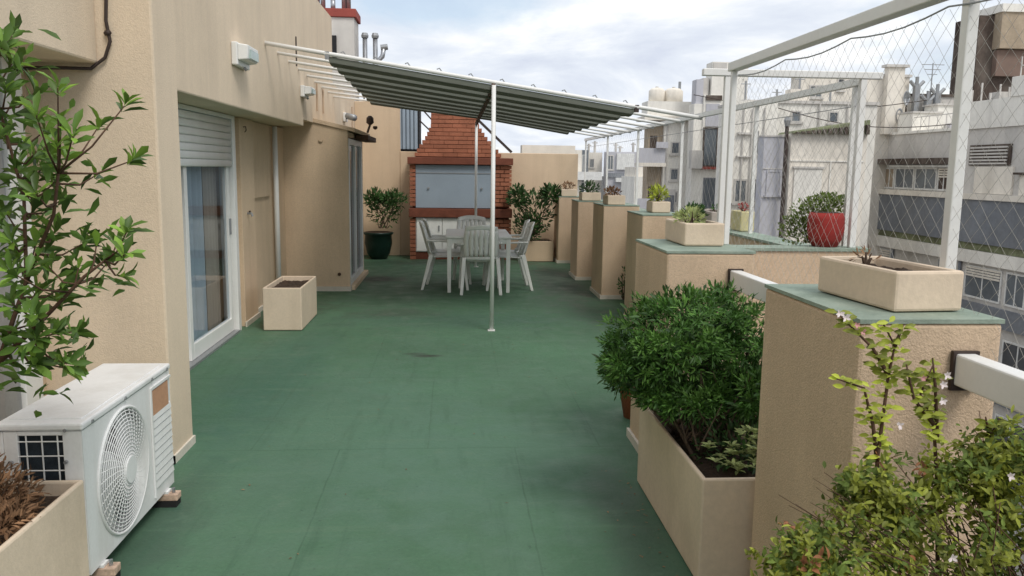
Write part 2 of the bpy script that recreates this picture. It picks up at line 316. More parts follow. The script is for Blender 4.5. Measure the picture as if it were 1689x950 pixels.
# ------------------------------------------------------------------ ground and the terrace slab
GZ = -22.0
build(B(-3000, 3000, -3000, 3000, GZ - .5, GZ), 'ground', ASPH, kind='structure')
fl = MB()
for x0, x1, y0, y1 in ((-2.33, 1.54, -4, 4.75), (-2.33, 2.5, 4.75, 15.2)): fl.box(x0, x1, y0, y1, -.25, 0)
build(fl, 'terrace_floor', FLOOR, kind='structure')
t = thing('apartment_block', (-3, 5, GZ), 'beige apartment block that carries the green roof terrace', 'building')
build(MB().box(-9, 1.54, -4, 4.75, GZ, -.254).box(-9, 2.5, 4.75, 15.2, GZ, -.254), 'storeys', STUC, t)
build(B(-9, -2.335, -4, 15.2, 3.3, 3.45), 'roof_slab', FGR, t)
build(MB().box(-9, -8.8, -4, 15.2, -.25, 3.3).box(-8.8, -2.335, -4, -3.8, -.25, 3.3).box(-8.8, -2.335, 15, 15.2, -.25, 3.3), 'rear_wall', STUC, t)
# terrace side of the flat
build(B(-2.33, -2.13, -4, 4.352, .0, 2.09), 'wall', STUC, t)
build(B(-2.33, -1.77, -4, 4.348, 2.092, 3.9), 'fascia', FASC, t, bevel=.012)
build(B(-2.335, -1.5, 4.352, 4.70, .0, 4.1), 'pier', FASC, t, bevel=.012)
build(B(-2.33, -1.75, 4.702, 9.94, 2.06, 3.72), 'upper_wall', FASC, t, bevel=.012)
build(B(-2.33, -1.752, 9.943, 12.4, 2.14, 3.72), 'upper_wall', FASC, t)
build(B(-2.33, -1.75, 12.403, 15.0, .0, 2.78), 'upper_wall', FASC, t)
build(B(-2.33, -2.13, 4.702, 5.36, .0, 2.058), 'wall', STUC, t)
build(B(-2.33, -2.13, 8.06, 10.628, .0, 2.058), 'wall', STUC, t)
build(B(-2.128, -2.06, 8.22, 8.76, .0, 2.057), 'pilaster', STUC, t, bevel=.006)
build(B(-2.127, -2.105, 8.95, 9.72, 1.25, 2.055), 'recess_panel', STUC, t, bevel=.004)
# low volume that steps forward, with a sloping roof
bl = MB(); x0, x1, ya, yb = -2.33, -1.33, 10.63, 12.35
bl.hexa([(x0, ya, 0), (x1, ya, 0), (x1, ya + .08, 0), (x0, ya + .08, 0), (x0, ya, 2.27), (x1, ya, 2.05), (x1, ya + .08, 2.05), (x0, ya + .08, 2.27)])
bl.hexa([(x0, yb - .1, 0), (x1, yb - .1, 0), (x1, yb, 0), (x0, yb, 0), (x0, yb - .1, 2.27), (x1, yb - .1, 2.05), (x1, yb, 2.05), (x0, yb, 2.27)])
bl.box(x0 + .002, x1 - .02, ya + .081, yb - .101, 1.98, 2.04)
build(bl, 'projecting_room', STUC, t)
rf = MB().hexa([(x0, ya - .02, 2.272), (-1.24, ya - .02, 2.032), (-1.24, yb + .25, 2.032), (x0, yb + .25, 2.272), (x0, ya - .02, 2.32), (-1.24, ya - .02, 2.08), (-1.24, yb + .25, 2.08), (x0, yb + .25, 2.32)])
build(rf, 'lean_to_roof', STUC, t)
build(B(-1.328, -1.16, 11.5, 12.7, 1.96, 2.03), 'eave_board', WOODB, t, bevel=.008)
for bx in ((-1.5, -1.488, 4.34, 4.70, .0, .045), (-2.05, -1.488, 4.34, 4.352, .0, .045), (-2.06, -2.045, 8.2, 8.78, 0, .05), (-1.33, -1.312, 10.6, 10.72, 0, .06), (-2.2, -1.33, 10.606, 10.628, 0, .06), (-2.128, -2.112, 8.78, 10.60, 0, .05)):
    build(B(*bx), 'skirting', SKIRT, t)
build(MB().tube([(-2.08, 9.9, 0), (-2.08, 9.9, 2.05)], .03, 10), 'downpipe', WHITE, t, smooth=True)
build(MB().box(-2.128, -2.07, 4.03, 4.2, 0, 2.08), 'jamb', WHITE, t, bevel=.004)
build(MB().box(-2.128, -2.09, 3.88, 4.02, 0, 2.08), 'jamb', GREY, t)
# room behind the sliding door
rm = MB().box(-5.2, -2.335, 4.9, 4.95, .0, 2.5).box(-5.2, -2.335, 8.5, 8.55, 0, 2.5).box(-5.25, -5.2, 4.9, 8.55, 0, 2.5).box(-5.2, -2.335, 4.95, 8.5, 2.45, 2.5)
build(rm, 'room_walls', ROOMW, t)
build(B(-5.2, -2.335, 4.95, 8.5, -.05, -.002), 'room_floor', ROOMF, t)
# sliding door with roller shutter
d = thing('sliding_door', (-2.15, 6.7, 0), 'white framed sliding glass door under a half lowered roller shutter', 'door')
build(MB().box(-2.2, -2.06, 7.96, 8.055, .0, 2.056).box(-2.2, -2.06, 5.365, 5.44, 0, 2.056).box(-2.2, -2.06, 5.442, 7.958, 2.02, 2.056), 'door_frame', WHITE, d, bevel=.004)
build(B(-2.22, -2.05, 5.442, 7.958, .0, .022), 'sill', GREY, d)
for (a, b_, xo) in ((6.63, 7.93, 0), (5.46, 6.71, -.05)):
    p = build(MB().box(-2.14 + xo, -2.1 + xo, a, a + .075, .024, 2.018).box(-2.14 + xo, -2.1 + xo, b_ - .075, b_, .024, 2.018).box(-2.141 + xo, -2.099 + xo, a + .075, b_ - .075, .025, .15).box(-2.141 + xo, -2.099 + xo, a + .075, b_ - .075, 1.94, 2.017), 'door_leaf', WHITE, d, bevel=.003)
    build(B(-2.124 + xo, -2.118 + xo, a + .076, b_ - .076, .151, 1.939), 'pane', PANE, p)
    build(B(-2.098 + xo, -2.085 + xo, b_ - .05, b_ - .025, .95, 1.1), 'handle', GREY, p)
for k in range(7):
    z = 1.583 + k * .062
    sl = MB().grid(lambda u, v: (-2.075 + .006 * math.sin(math.pi * v), 5.45 + u * 2.505, z + .0605 * v), 1, 6)
    build(sl, 'slat', WHITE, d, solid=.008, smooth=True)
c = MB().grid(lambda u, v: (-2.25 - .025 * math.sin(u * 42) - .02 * math.sin(u * 17 + 1), 6.72 + u * .74, .05 + v * 1.98), 90, 3)
build(c, 'curtain', CURT, label='pale blue white curtain hanging behind the sliding door glass', cat='curtain', smooth=True)
c = MB().grid(lambda u, v: (-2.235 - .025 * math.sin(u * 24), 7.56 + u * .34, .05 + v * 1.98), 40, 3)
build(c, 'curtain', CURTB, label='tan curtain gathered at the far side of the sliding door', cat='curtain', smooth=True)
# second glass door, in the face of the projecting room
d = thing('glass_door', (-1.36, 11.5, 0), 'narrow tall glass door seen edge on beside the beige corner', 'door')
build(MB().box(-1.40, -1.325, 10.712, 10.80, .06, 1.958).box(-1.40, -1.325, 12.15, 12.248, .06, 1.958).box(-1.40, -1.327, 10.801, 12.149, 1.88, 1.956).box(-1.40, -1.327, 10.801, 12.149, .06, .14).box(-1.39, -1.33, 11.44, 11.5, .141, 1.879), 'door_frame', WHITE, d, bevel=.004)
for a, b_ in ((10.802, 11.439), (11.501, 12.148)): build(B(-1.372, -1.36, a, b_, .142, 1.878), 'pane', FWIN, d)
build(B(-1.42, -1.27, 10.712, 12.4, .0, .058), 'threshold', STUC, d, bevel=.004)
# small fittings on the upper wall
def wall_lamp(y, z, s, label):
    q = thing('wall_lamp', (-1.75, y, z), label, 'wall lamp', 'bulkhead lamps along the upper wall')
    build(B(-1.749, -1.70, y - .2 * s, y + .2 * s, z - .09 * s, z + .09 * s), 'back_box', WHITE, q, bevel=.01)
    build(MB().hexa([(-1.70, y - .19 * s, z - .05 * s), (-1.63, y - .17 * s, z - .04 * s), (-1.63, y + .17 * s, z - .04 * s), (-1.70, y + .19 * s, z - .05 * s), (-1.70, y - .19 * s, z + .08 * s), (-1.62, y - .17 * s, z + .07 * s), (-1.62, y + .17 * s, z + .07 * s), (-1.70, y + .19 * s, z + .08 * s)]), 'hood', WHITE, q, bevel=.008)
    build(B(-1.628, -1.612, y - .12 * s, y + .14 * s, z - .03 * s, z + .04 * s), 'lens', LAMPG, q)
    build(MB().tube([(-1.70, y, z - .09 * s), (-1.68, y, z - .11 * s)], .012, 8), 'cable_gland', GREY, q)
wall_lamp(7.0, 2.475, 1, 'white bulkhead lamp high on the wall above the roller shutter')
wall_lamp(9.9, 2.45, .72, 'smaller white bulkhead lamp left of the awning rods')
q = thing('security_camera', (-1.75, 13.6, 2.4), 'small white camera on a bracket under the awning rods', 'camera')
build(B(-1.749, -1.70, 13.45, 13.7, 2.31, 2.45), 'bracket', WHITE, q, bevel=.01); build(MB().tube([(-1.70, 13.5, 2.4), (-1.55, 13.35, 2.36)], .05, 10), 'body', GREY, q, smooth=True)
q = thing('lantern', (-1.2, 12.2, 2.08), 'dark lantern ornament on the eave board above the glass door', 'lantern')
build(MB().tube([(-1.24, 12.2, 2.085), (-1.2, 12.2, 2.2)], .016, 8), 'stem', CABLE, q); build(MB().lathe([(.02, .0), (.055, .03), (.05, .1), (.02, .13)], (-1.2, 12.2, 2.2), 10), 'head', CABLE, q); build(MB().lathe([(.01, 0), (.035, .02), (.03, .05)], (-1.14, 12.35, 2.14), 8), 'head', CABLE, q)
cb = MB().tube([(-1.715, 4.335, 4.1), (-1.712, 4.335, 2.9), (-1.708, 4.333, 2.4), (-1.716, 4.335, 2.3), (-1.70, 4.333, 2.2), (-1.73, 4.334, 2.12), (-1.80, 4.33, 2.065), (-1.9, 4.27, 2.06), (-2.0, 4.2, 2.05), (-2.05, 4.1, 2.03)], .0085, 6)
cb.tube([(-1.722, 4.345, 2.24), (-1.70, 4.325, 2.24)], .014, 6).tube([(-1.725, 4.345, 2.6), (-1.705, 4.325, 2.6)], .012, 6)
build(cb, 'cable', CABLE, label='dark cable running down the beige pier and under the fascia', cat='cable', smooth=True)
build(MB().tube([(-1.745, 9.55, 2.70), (-1.745, 9.55, 3.02)], .01, 6), 'cable', CABLE, label='short brown wire hanging on the wall above the first awning rod', cat='cable')
BUFF = mat('buff_pipe', (.48, .36, .26))
for y, z0, z1, r0, lb in ((10.9, 2.3, 2.68, .011, 'thin buff pipe on the wall just right of the smaller bulkhead lamp'), (11.4, 2.3, 2.62, .010, 'second thin buff pipe on the wall, between the lamp and the camera'), (14.6, 2.1, 2.62, .013, 'thin buff pipe on the wall at the far end past the camera')):
    build(MB().tube([(-1.74, y, z0), (-1.74, y, z1)], r0, 6), 'wall_pipe', BUFF, label=lb, cat='pipe', group='thin buff pipes under the awning rods')
q = thing('tap', (-2.06, 8.42, 1.12), 'small dark tap on the beige pilaster right of the sliding door', 'tap')
build(MB().tube([(-2.06, 8.42, 1.12), (-2.02, 8.42, 1.12), (-2.01, 8.42, 1.09)], .012, 8), 'spout', GREY, q); build(MB().tube([(-2.035, 8.40, 1.14), (-2.035, 8.44, 1.14)], .008, 6), 'handle', CABLE, q)
q = thing('hook', (-2.06, 8.35, 1.95), 'dark hook under the soffit at the top of the pilaster', 'hook')
build(MB().tube([(-2.06, 8.36, 1.97), (-2.035, 8.36, 1.975), (-2.03, 8.36, 1.94), (-2.045, 8.36, 1.92)], .005, 6), 'hook_bar', CABLE, q)
q = thing('wall_vent', (-1.66, 10.62, 2.1), 'small round vent cap high on the projecting room wall', 'vent')
build(MB().tube([(-1.66, 10.628, 1.93), (-1.66, 10.61, 1.93)], .028, 12), 'cap', STUC, q)
q = thing('outlet', (-1.46, 10.62, .22), 'small dark outlet low on the projecting room wall', 'outlet')
build(MB().tube([(-1.46, 10.628, .22), (-1.46, 10.612, .22)], .022, 10), 'cap', WOODB, q)

# ------------------------------------------------------------------ rear walls
build(B(-1.748, -.95, 15.0, 15.2, 0, 2.75), 'rear_wall', STUC, label='tall beige rear wall left of the brick barbecue', cat='wall', bevel=.01)
build(B(-.948, 2.28, 15.0, 15.2, 0, 1.88), 'rear_wall', STUC, label='lower beige rear wall right of the brick barbecue', cat='wall', bevel=.01)
build(MB().box(1.35, 2.4, 16.2, 16.6, -.2, 2.06), 'neighbour_wall', FW2, label='low cream wall top just behind the right rear wall', cat='wall')
# outer parapet
q = thing('parapet', (2.4, 10, 0), 'beige parapet with green painted top along the right edge', 'parapet wall')
build(B(2.302, 2.5, 4.95, 15.2, .0, 1.08), 'wall', PILL, q); build(B(2.29, 2.512, 4.953, 15.21, 1.082, 1.10), 'coping', CAPG, q)
q = thing('parapet', (2, 4.85, 0), 'beige return wall with green painted top behind the wire net', 'parapet wall')
build(B(1.532, 2.5, 4.752, 4.948, .0, 1.13), 'wall', PILL, q); build(B(1.525, 2.512, 4.742, 4.95, 1.132, 1.15), 'coping', CAPG, q)

# ------------------------------------------------------------------ pillars
def pillar(x0, x1, y0, y1, z, label):
    q = thing('pillar', ((x0 + x1) / 2, (y0 + y1) / 2, 0), label, 'pillar', 'rough beige pillars along the right edge')
    build(B(x0, x1, y0, y1, 0, z - .012), 'shaft', PILL, q, bevel=.012)
    build(B(x0 - .002, x1 + .002, y0 - .002, y1 + .002, z - .012, z), 'green_top', CAPG, q)
    build(MB().box(x0 - .018, x0 - .001, y0 - .018, y1, .0, .05).box(x0 - .001, x1, y0 - .018, y0 - .001, 0, .05), 'skirting', SKIRT, q)
pillar(1.125, 1.54, 2.15, 2.85, 1.2, 'nearest broad pillar, under the big cream planter box')
pillar(1.075, 1.53, 4.03, 4.74, 1.2, 'second pillar from the front, right behind the round bush')
pillar(1.86, 2.30, 7.95, 8.67, 1.17, 'third pillar from the front, mostly hidden behind the second one')
pillar(1.85, 2.30, 10.0, 10.75, 1.17, 'fourth pillar, whose whole left face shows beyond the bush')
pillar(1.80, 2.30, 11.75, 12.4, 1.15, 'fifth pillar, between the tall one and the last one')
pillar(1.80, 2.30, 13.9, 14.5, 1.14, 'last and farthest pillar beside the corner shrub')
def rail(y0, y1, label):
    q = thing('rail', (1.43, y0, 1.0), label, 'rail', 'white rails between the pillars')
    build(B(1.40, 1.46, y0, y1, 1.015, 1.105), 'tube', WHITE, q, bevel=.006)
    build(MB().box(1.392, 1.468, y1 - .012, y1 + .001, 1.0, 1.112), 'gap_shadow_plate', CABLE, q)  # dark plate stands in for the shadow in the gap at the pillar
rail(2.852, 4.027, 'short white box rail joining the second pillar to the nearest')
rail(-3.5, 2.146, 'white box rail leaving the nearest pillar towards the viewer')

# ------------------------------------------------------------------ planter boxes
def rotz(mb, c, a):
    ca, sa = math.cos(a), math.sin(a)
    for v in mb.v:
        x, y = v.x - c[0], v.y - c[1]; v.x = c[0] + x * ca - y * sa; v.y = c[1] + x * sa + y * ca
    return mb
def planter(x0, x1, y0, y1, z0, z1, label, m=None, th=.02, ang=0, group='cream box planters', soil=.03, name='planter_box'):
    m = m or CREAM; cx, cy = (x0 + x1) / 2, (y0 + y1) / 2
    q = thing(name, (cx, cy, z0), label, 'planter', group)
    w = MB(); i0, i1, j0, j1 = x0 + th, x1 - th, y0 + th, y1 - th; b0 = z0 + .02
    V = [(x0, y0, z0), (x1, y0, z0), (x1, y1, z0), (x0, y1, z0), (x0, y0, z1), (x1, y0, z1), (x1, y1, z1), (x0, y1, z1), (i0, j0, z1), (i1, j0, z1), (i1, j1, z1), (i0, j1, z1), (i0, j0, b0), (i1, j0, b0), (i1, j1, b0), (i0, j1, b0)]
    F = [(3, 2, 1, 0), (0, 1, 5, 4), (1, 2, 6, 5), (2, 3, 7, 6), (3, 0, 4, 7), (4, 5, 9, 8), (5, 6, 10, 9), (6, 7, 11, 10), (7, 4, 8, 11), (8, 9, 13, 12), (9, 10, 14, 13), (10, 11, 15, 14), (11, 8, 12, 15), (12, 13, 14, 15)]
    build(rotz(w.add(V, F), (cx, cy), ang), 'box', m, q, bevel=.009)
    n = 14; zt = z1 - soil
    sg = MB().grid(lambda u, v: (i0 - .004 + u * (i1 - i0 + .008), j0 - .004 + v * (j1 - j0 + .008), zt + (R_.random() - .5) * .022), n, n)
    build(rotz(sg, (cx, cy), ang), 'soil', SOIL, q)
    return q
planter(1.252, 1.472, 2.255, 2.68, 1.203, 1.322, 'large cream planter box with bare soil on the nearest pillar', ang=rad(5))
planter(1.232, 1.45, 4.28, 4.69, 1.203, 1.325, 'cream planter box with small weeds on the second pillar')
planter(2.03, 2.22, 8.26, 8.52, 1.173, 1.285, 'cream planter box with a yellow green plant on the third pillar')
planter(1.91, 2.13, 10.05, 10.4, 1.173, 1.288, 'cream planter box with dry plants on the fourth pillar')
planter(1.87, 2.15, 11.85, 12.15, 1.153, 1.27, 'cream planter box with a grey green plant on the fifth pillar')
planter(1.85, 2.12, 13.98, 14.3, 1.143, 1.26, 'cream planter box on the last pillar')
planter(2.31, 2.5, 7.2, 7.8, 1.103, 1.24, 'weathered stone grey trough on the parapet behind the second pillar', m=STONE)
planter(2.4, 2.52, 6.7, 6.95, 1.103, 1.27, 'small yellow pot on the parapet right of the white posts', m=YELPOT)
planter(-1.84, -1.47, 8.0, 8.9, .004, .425, 'cream floor planter with bare soil against the left wall', soil=.05)
planter(-1.92, -1.338, 1.75, 2.955, .004, .46, 'cream floor planter with a dead plant beside the air conditioner', soil=.05)
planter(.955, 1.52, 2.93, 4.0, .004, .435, 'long cream floor planter holding the round bush', soil=.05)
planter(.98, 1.53, .75, 1.95, .004, .45, 'cream floor planter in the right foreground under the jasmine', soil=.04)
planter(1.2, 1.75, 14.1, 14.7, .004, .36, 'beige floor planter under the corner shrub by the rear wall', m=STUC)

# ------------------------------------------------------------------ air conditioner
q = thing('air_conditioner', (-1.5, 3.43, 0), 'white outdoor air conditioner unit standing on small feet beside the pier', 'air conditioner')
X0, X1, Y0, Y1, Z0, Z1 = -1.642, -1.345, 2.975, 3.9, .075, .665
cy, cz, cr = 3.33, .355, .258
# front sheet with a round hole
fr = MB(); n = 64; ring = [(cy + cr * math.cos(2 * math.pi * i / n), cz + cr * math.sin(2 * math.pi * i / n)) for i in range(n)]
def outer(a):
    c_, s_ = math.cos(a), math.sin(a); ts = []
    if c_ > 1e-6: ts.append((3.62 - cy) / c_)
    if c_ < -1e-6: ts.append((Y0 - cy) / c_)
    if s_ > 1e-6: ts.append((.635 - cz) / s_)
    if s_ < -1e-6: ts.append((Z0 - cz) / s_)
    k = min(ts); return (cy + c_ * k, cz + s_ * k)
angs = sorted([2 * math.pi * i / n for i in range(n)] + [math.atan2(z - cz, y - cy) % (2 * math.pi) for y in (Y0, 3.62) for z in (Z0, .635)])
nn = len(angs); base = [(X1, cy + cr * math.cos(a), cz + cr * math.sin(a)) for a in angs] + [(X1, *outer(a)) for a in angs] + [(X1 - .06, cy + cr * math.cos(a), cz + cr * math.sin(a)) for a in angs]
fr.add(base, [(i, i + nn, (i + 1) % nn + nn, (i + 1) % nn) for i in range(nn)] + [(i, (i + 1) % nn, (i + 1) % nn + 2 * nn, i + 2 * nn) for i in range(nn)])
fr.add([(X1, 3.62, Z0), (X1, Y1, Z0), (X1, Y1, .635), (X1, 3.62, .635)], [(0, 1, 2, 3)])
build(fr, 'front_panel', ACW, q)
bd = MB().box(X0, X1 - .003, Y1 - .02, Y1, Z0, .635).box(X0, X0 + .02, Y0, Y1 - .021, Z0, .635).box(X0 + .021, X1 - .003, Y0 + .02, Y1 - .021, Z0, Z0 + .03)
# left cheek with a window
bd.box(X0 + .021, X0 + .07, Y0, Y0 + .015, Z0, .635).box(-1.415, X1 - .001, Y0, Y0 + .015, Z0, .635).box(X0 + .07, -1.415, Y0, Y0 + .015, .618, .635).box(X0 + .07, -1.415, Y0, Y0 + .015, Z0, .40)
build(bd, 'casing', ACW, q, bevel=.003)
build(B(X0 - .008, X1 + .006, Y0 - .008, Y1 + .006, .637, Z1), 'lid', ACW, q, bevel=.008)
build(MB().box(X0 + .02, X1 - .02, Y0 + .05, Y1 - .04, Z1 - .001, Z1 + .004), 'lid_rib', ACW, q, bevel=.003)
build(B(X0 + .03, X1 - .065, Y0 + .03, Y1 - .03, Z0 + .035, .63), 'coil', COIL, q)
gr = MB()
for k in range(3): gr.tube([(X0 + .07 + k * .055 + .028, Y0 + .004, .40), (X0 + .07 + k * .055 + .028, Y0 + .004, .62)], .0028, 5)
for k in range(4): gr.tube([(X0 + .07, Y0 + .004, .43 + k * .055), (-1.415, Y0 + .004, .43 + k * .055)], .0028, 5)
build(gr, 'side_grid', WHITE, q)
g = MB()
for k in range(1, 15):
    r = .05 + k * (cr - .052) / 14
    g.tube([(X1 + .022 * (1 - (r / cr) ** 2) + .002, cy + r * math.cos(a), cz + r * math.sin(a)) for a in [2 * math.pi * i / 48 for i in range(49)]], .0026 if k < 14 else .007, 5, False)
for i in range(36):
    a = 2 * math.pi * i / 36
    g.tube([(X1 + .022 * (1 - (r / cr) ** 2) + .001, cy + r * math.cos(a + (r - .05) * 1.2), cz + r * math.sin(a + (r - .05) * 1.2)) for r in (.05, .12, .19, cr)], .0024, 4, False)
build(g, 'fan_grille', ACW, q, smooth=True)
build(MB().tube([(X1 + .012, cy, cz), (X1 + .03, cy, cz)], .055, 24), 'grille_cap', ACW, q)
build(MB().tube([(X1 - .064, cy, cz), (X1 - .060, cy, cz)], cr, 40), 'fan_shroud', mat('fan_shroud_grey', (.16, .165, .17), .7), q)
for k in range(2):
    a0 = k * math.pi + 2.25
    bl = MB().grid(lambda u, v: (X1 - .006 - .03 * v, cy + (.05 + u * .195) * math.cos(a0 + v * 2.15 + u * .25), cz + (.05 + u * .195) * math.sin(a0 + v * 2.15 + u * .25)), 6, 12)
    build(bl, 'fan_blade', MATS.get('fan_blade_white') or mat('fan_blade_white', (.74, .75, .75), .5), q, solid=.004, smooth=True)
build(B(X1 + .001, X1 + .004, 3.665, 3.865, .478, .592), 'sticker', KRAFT, q)
build(MB().box(X1 + .0005, X1 + .008, 3.64, 3.652, .10, .61).box(X1 + .0005, X1 + .008, 3.652, Y1 - .005, .60, .612), 'trim', ACW, q)
for k in range(10):
    z = .455 - k * .035
    build(MB().hexa([(X1, 3.66, z), (X1 + .007, 3.66, z), (X1 + .007, Y1 - .01, z), (X1, Y1 - .01, z), (X1, 3.66, z + .028), (X1 + .003, 3.66, z + .028), (X1 + .003, Y1 - .01, z + .028), (X1, Y1 - .01, z + .028)]), 'louvre', ACW, q)
for y in (3.05, 3.36, 3.66, 3.85): build(MB().tube([(X1 + .004, y, .648), (X1 + .011, y, .648)], .008, 8), 'screw', GREY, q)
for x, z in ((X0 + .012, .64), (-1.40, .64), (X0 + .045, .52), (-1.405, .52)): build(MB().tube([(x, Y0 - .001 if z < .6 else Y0 - .009, z), (x, Y0 - .012, z)], .007, 8), 'screw', GREY, q)
for y in (3.08, 3.80):
    f_ = build(B(X0 + .02, X1 + .055, y - .03, y + .03, .03, .062), 'foot', RUST, q, bevel=.004)
    build(B(X0 + .03, X1 + .05, y - .032, y + .032, .0, .029), 'rubber_pad', BLACK, f_)
    build(MB().tube([(X1 + .03, y, .06), (X1 + .03, y, .085)], .008, 8), 'bolt', STEEL, f_)
    build(B(X0 + .02, X1 + .012, y - .025, y + .025, .063, .074), 'bracket', ACW, f_)

# ------------------------------------------------------------------ brick barbecue
q = thing('barbecue', (.1, 14.6, 0), 'red brick barbecue with stepped hood and grey metal shutter', 'barbecue')
def chamf():
    mb = MB(); b = .07
    return mb.hexa([(-.5, -.5, -.5), (.5, -.5, -.5), (.5, .5, -.5), (-.5, .5, -.5), (-.5, -.5, .5), (.5, -.5, .5), (.5, .5, .5), (-.5, .5, .5)])
BM = mesh_of(chamf(), 'brick', BRICK)
def brick(x0, x1, yf, yd, z0, z1):
    inst(BM, 'brick', ((x0 + x1) / 2, yf + yd / 2 + R_.uniform(-.006, .004), (z0 + z1) / 2), q, scale=(x1 - x0, yd, z1 - z0))
def lerp(T, z):
    for (a, va), (b, vb) in zip(T, T[1:]):
        if z <= b: return va + (vb - va) * (z - a) / (b - a)
    return T[-1][1]
XL = [(1.79, -.66), (1.9, -.60), (2.1, -.47), (2.3, -.385), (3.2, -.37)]; XR = [(1.79, .84), (1.9, .76), (2.1, .58), (2.3, .45), (3.2, .43)]; YF = [(1.79, 14.36), (2.3, 14.55), (3.2, 14.58)]
core = MB(); prev = None
for z in (1.78, 1.9, 2.1, 2.3, 2.98):
    a, b_, yf = lerp(XL, z) + .02, lerp(XR, z) - .02, lerp(YF, z) + .035
    cur = [(a, yf, z), (b_, yf, z), (b_, 14.99, z), (a, 14.99, z)]
    if prev: core.hexa(prev + cur)
    prev = cur
build(core, 'hood_core', MORT, q)
z = 1.79; k = 0; CH = .072
while z + CH < 2.98:
    a, b_, yf = lerp(XL, z), lerp(XR, z), lerp(YF, z); x = a - (.11 if k % 2 else 0)
    while x < b_ - .01:
        xa, xb = max(x, a), min(x + .241, b_)
        if xb - xa > .025: brick(xa, xb, yf, .09, z, z + CH - .010)
        x += .246
    brick(a, a + .09, yf + .094, 14.985 - yf - .094, z, z + CH - .013); brick(b_ - .09, b_, yf + .094, 14.985 - yf - .094, z, z + CH - .013)
    z += CH; k += 1
build(B(-.70, .99, 14.42, 14.98, .0, .73), 'body', MORT, q)
build(MB().box(-.70, -.66, 14.42, 14.98, .91, 1.65).box(.74, .99, 14.42, 14.98, .91, 1.65).box(-.66, .74, 14.6, 14.98, .91, 1.65), 'firebox', MORT, q)
for k in range(23):
    z = .004 + k * CH
    if z > 1.62: break
    if .70 < z < .90: continue
    brick(-.745, -.645, 14.355, .1, z, z + CH - .013)
    xm = .86 + (.03 if k % 2 else -.04); brick(.735, xm - .006, 14.355, .1, z, z + CH - .013); brick(xm + .006, 1.02, 14.355, .1, z, z + CH - .013)
build(B(-.78, 1.04, 14.29, 14.97, 1.655, 1.775), 'mantel', BRDARK, q, bevel=.008)
build(B(-.76, 1.035, 14.31, 14.97, .742, .895), 'shelf', BRDARK, q, bevel=.008)
p = build(B(-.644, .734, 14.37, 14.40, .905, 1.645), 'shutter', PANELB, q, bevel=.004)
build(MB().box(-.64, .73, 14.362, 14.372, 1.5, 1.515), 'rib', GREY, p)
for x in (-.42, .5): build(MB().tube([(x, 14.369, 1.25), (x, 14.34, 1.25)], .018, 8), 'knob', GREY, p)
build(B(-.644, .734, 14.375, 14.415, .135, .735), 'cabinet', mat('cabinet_white', (.62, .63, .62), .5, .1, 4, .05, grime=.3, gcol=(.4, .38, .34)), q)
for a, b_ in ((-.63, -.19), (-.18, .27), (.28, .72)):
    dr = build(B(a, b_, 14.358, 14.373, .15, .72), 'cabinet_door', WPLAS, q, bevel=.004); build(MB().box(b_ - .06, b_ - .04, 14.345, 14.357, .5, .6), 'handle', GREY, dr)
build(B(-.644, .734, 14.38, 14.41, .002, .13), 'plinth', BRDARK, q)

# ------------------------------------------------------------------ awning
q = thing('awning', (.39, 8, 0), 'dark green pleated fabric awning on white rods and two poles', 'awning')
def az(x, y): return 2.459 - .1473 * x - (.10 * max(0, min(1, (y - 8) / 5))) * max(0, (.5 - x) / 1.7)
NP = 8
def yend(s): return 12.45 + .75 * s
def fab(u, v):
    x = -1.18 + 2.96 * u; y = 8.02 + (yend(u) - 8.02) * v; ph = (v * NP) % 1.0
    sag = .045 * math.sin(math.pi * ph) if 0 < v < 1 else 0
    return (x, y, az(x, y) - .012 - sag - .012 * math.sin(u * math.pi) * math.sin(v * math.pi))
build(MB().grid(fab, 24, NP * 8), 'fabric', FABRIC, q, smooth=True)
for k in range(NP):
    build(MB().grid(lambda u, v: (lambda p: (p[0], p[1], p[2] - .006))(fab(u, (k + .24 + .36 * v) / NP)), 24, 4), 'dark_band_layer', FABRIC, q, smooth=True)  # extra cloth layer added under each pleat to darken a band
for k in range(NP + 1):
    v = k / NP; pts = []
    for u in [-.193] + [i / 6 for i in range(7)] + [1.22]:
        y = 8.02 + (yend(min(1, max(0, u))) - 8.02) * v; x = -1.18 + 2.96 * u; pts.append((x, y, az(x, y) + .012))
    r = .017 if k else .022
    build(MB().tube(pts, r, 6), 'rod', WHITE, q, smooth=True)
    for u in (0, 1):
        x = -1.18 + 2.96 * u; y = 8.02 + (yend(u) - 8.02) * v
        build(MB().box(x - .02, x + .02, y - .018, y + .018, az(x, y) - .04, az(x, y) + .03), 'clip', CABLE if u else GREY, q)
for k in range(10):
    x = -1.0 + k * .3; build(MB().tube([(x, 8.02, az(x, 8) + .02), (x - .03, 8.02, az(x, 8) + .06), (x - .055, 8.02, az(x, 8) + .05)], .006, 5), 'hook', GREY, q)
build(MB().beam((.385, 8.0, 2.375), (.37, 13.3, 2.30), .035, .05), 'ridge_beam', WOODB, q)
build(MB().tube([(.388, 8.0, .0), (.388, 8.0, 2.385)], .021, 12), 'pole', WHITE, q, smooth=True)
build(MB().tube([(.372, 13.3, .0), (.372, 13.3, 2.3)], .021, 12), 'pole', WHITE, q, smooth=True)
for y in (8.0, 13.3): build(MB().box(.35, .42, y - .035, y + .035, .001, .008), 'base_plate', WHITE, q)
build(MB().beam((-1.2, 8.0, az(-1.2, 8) + .01), (-1.2, 12.5, az(-1.2, 12.5) + .01), .02, .02), 'side_cord', WHITE, q)
build(MB().beam((1.79, 8.0, az(1.79, 8) + .01), (1.79, 13.2, az(1.79, 13.2) + .01), .02, .02), 'side_cord', WHITE, q)

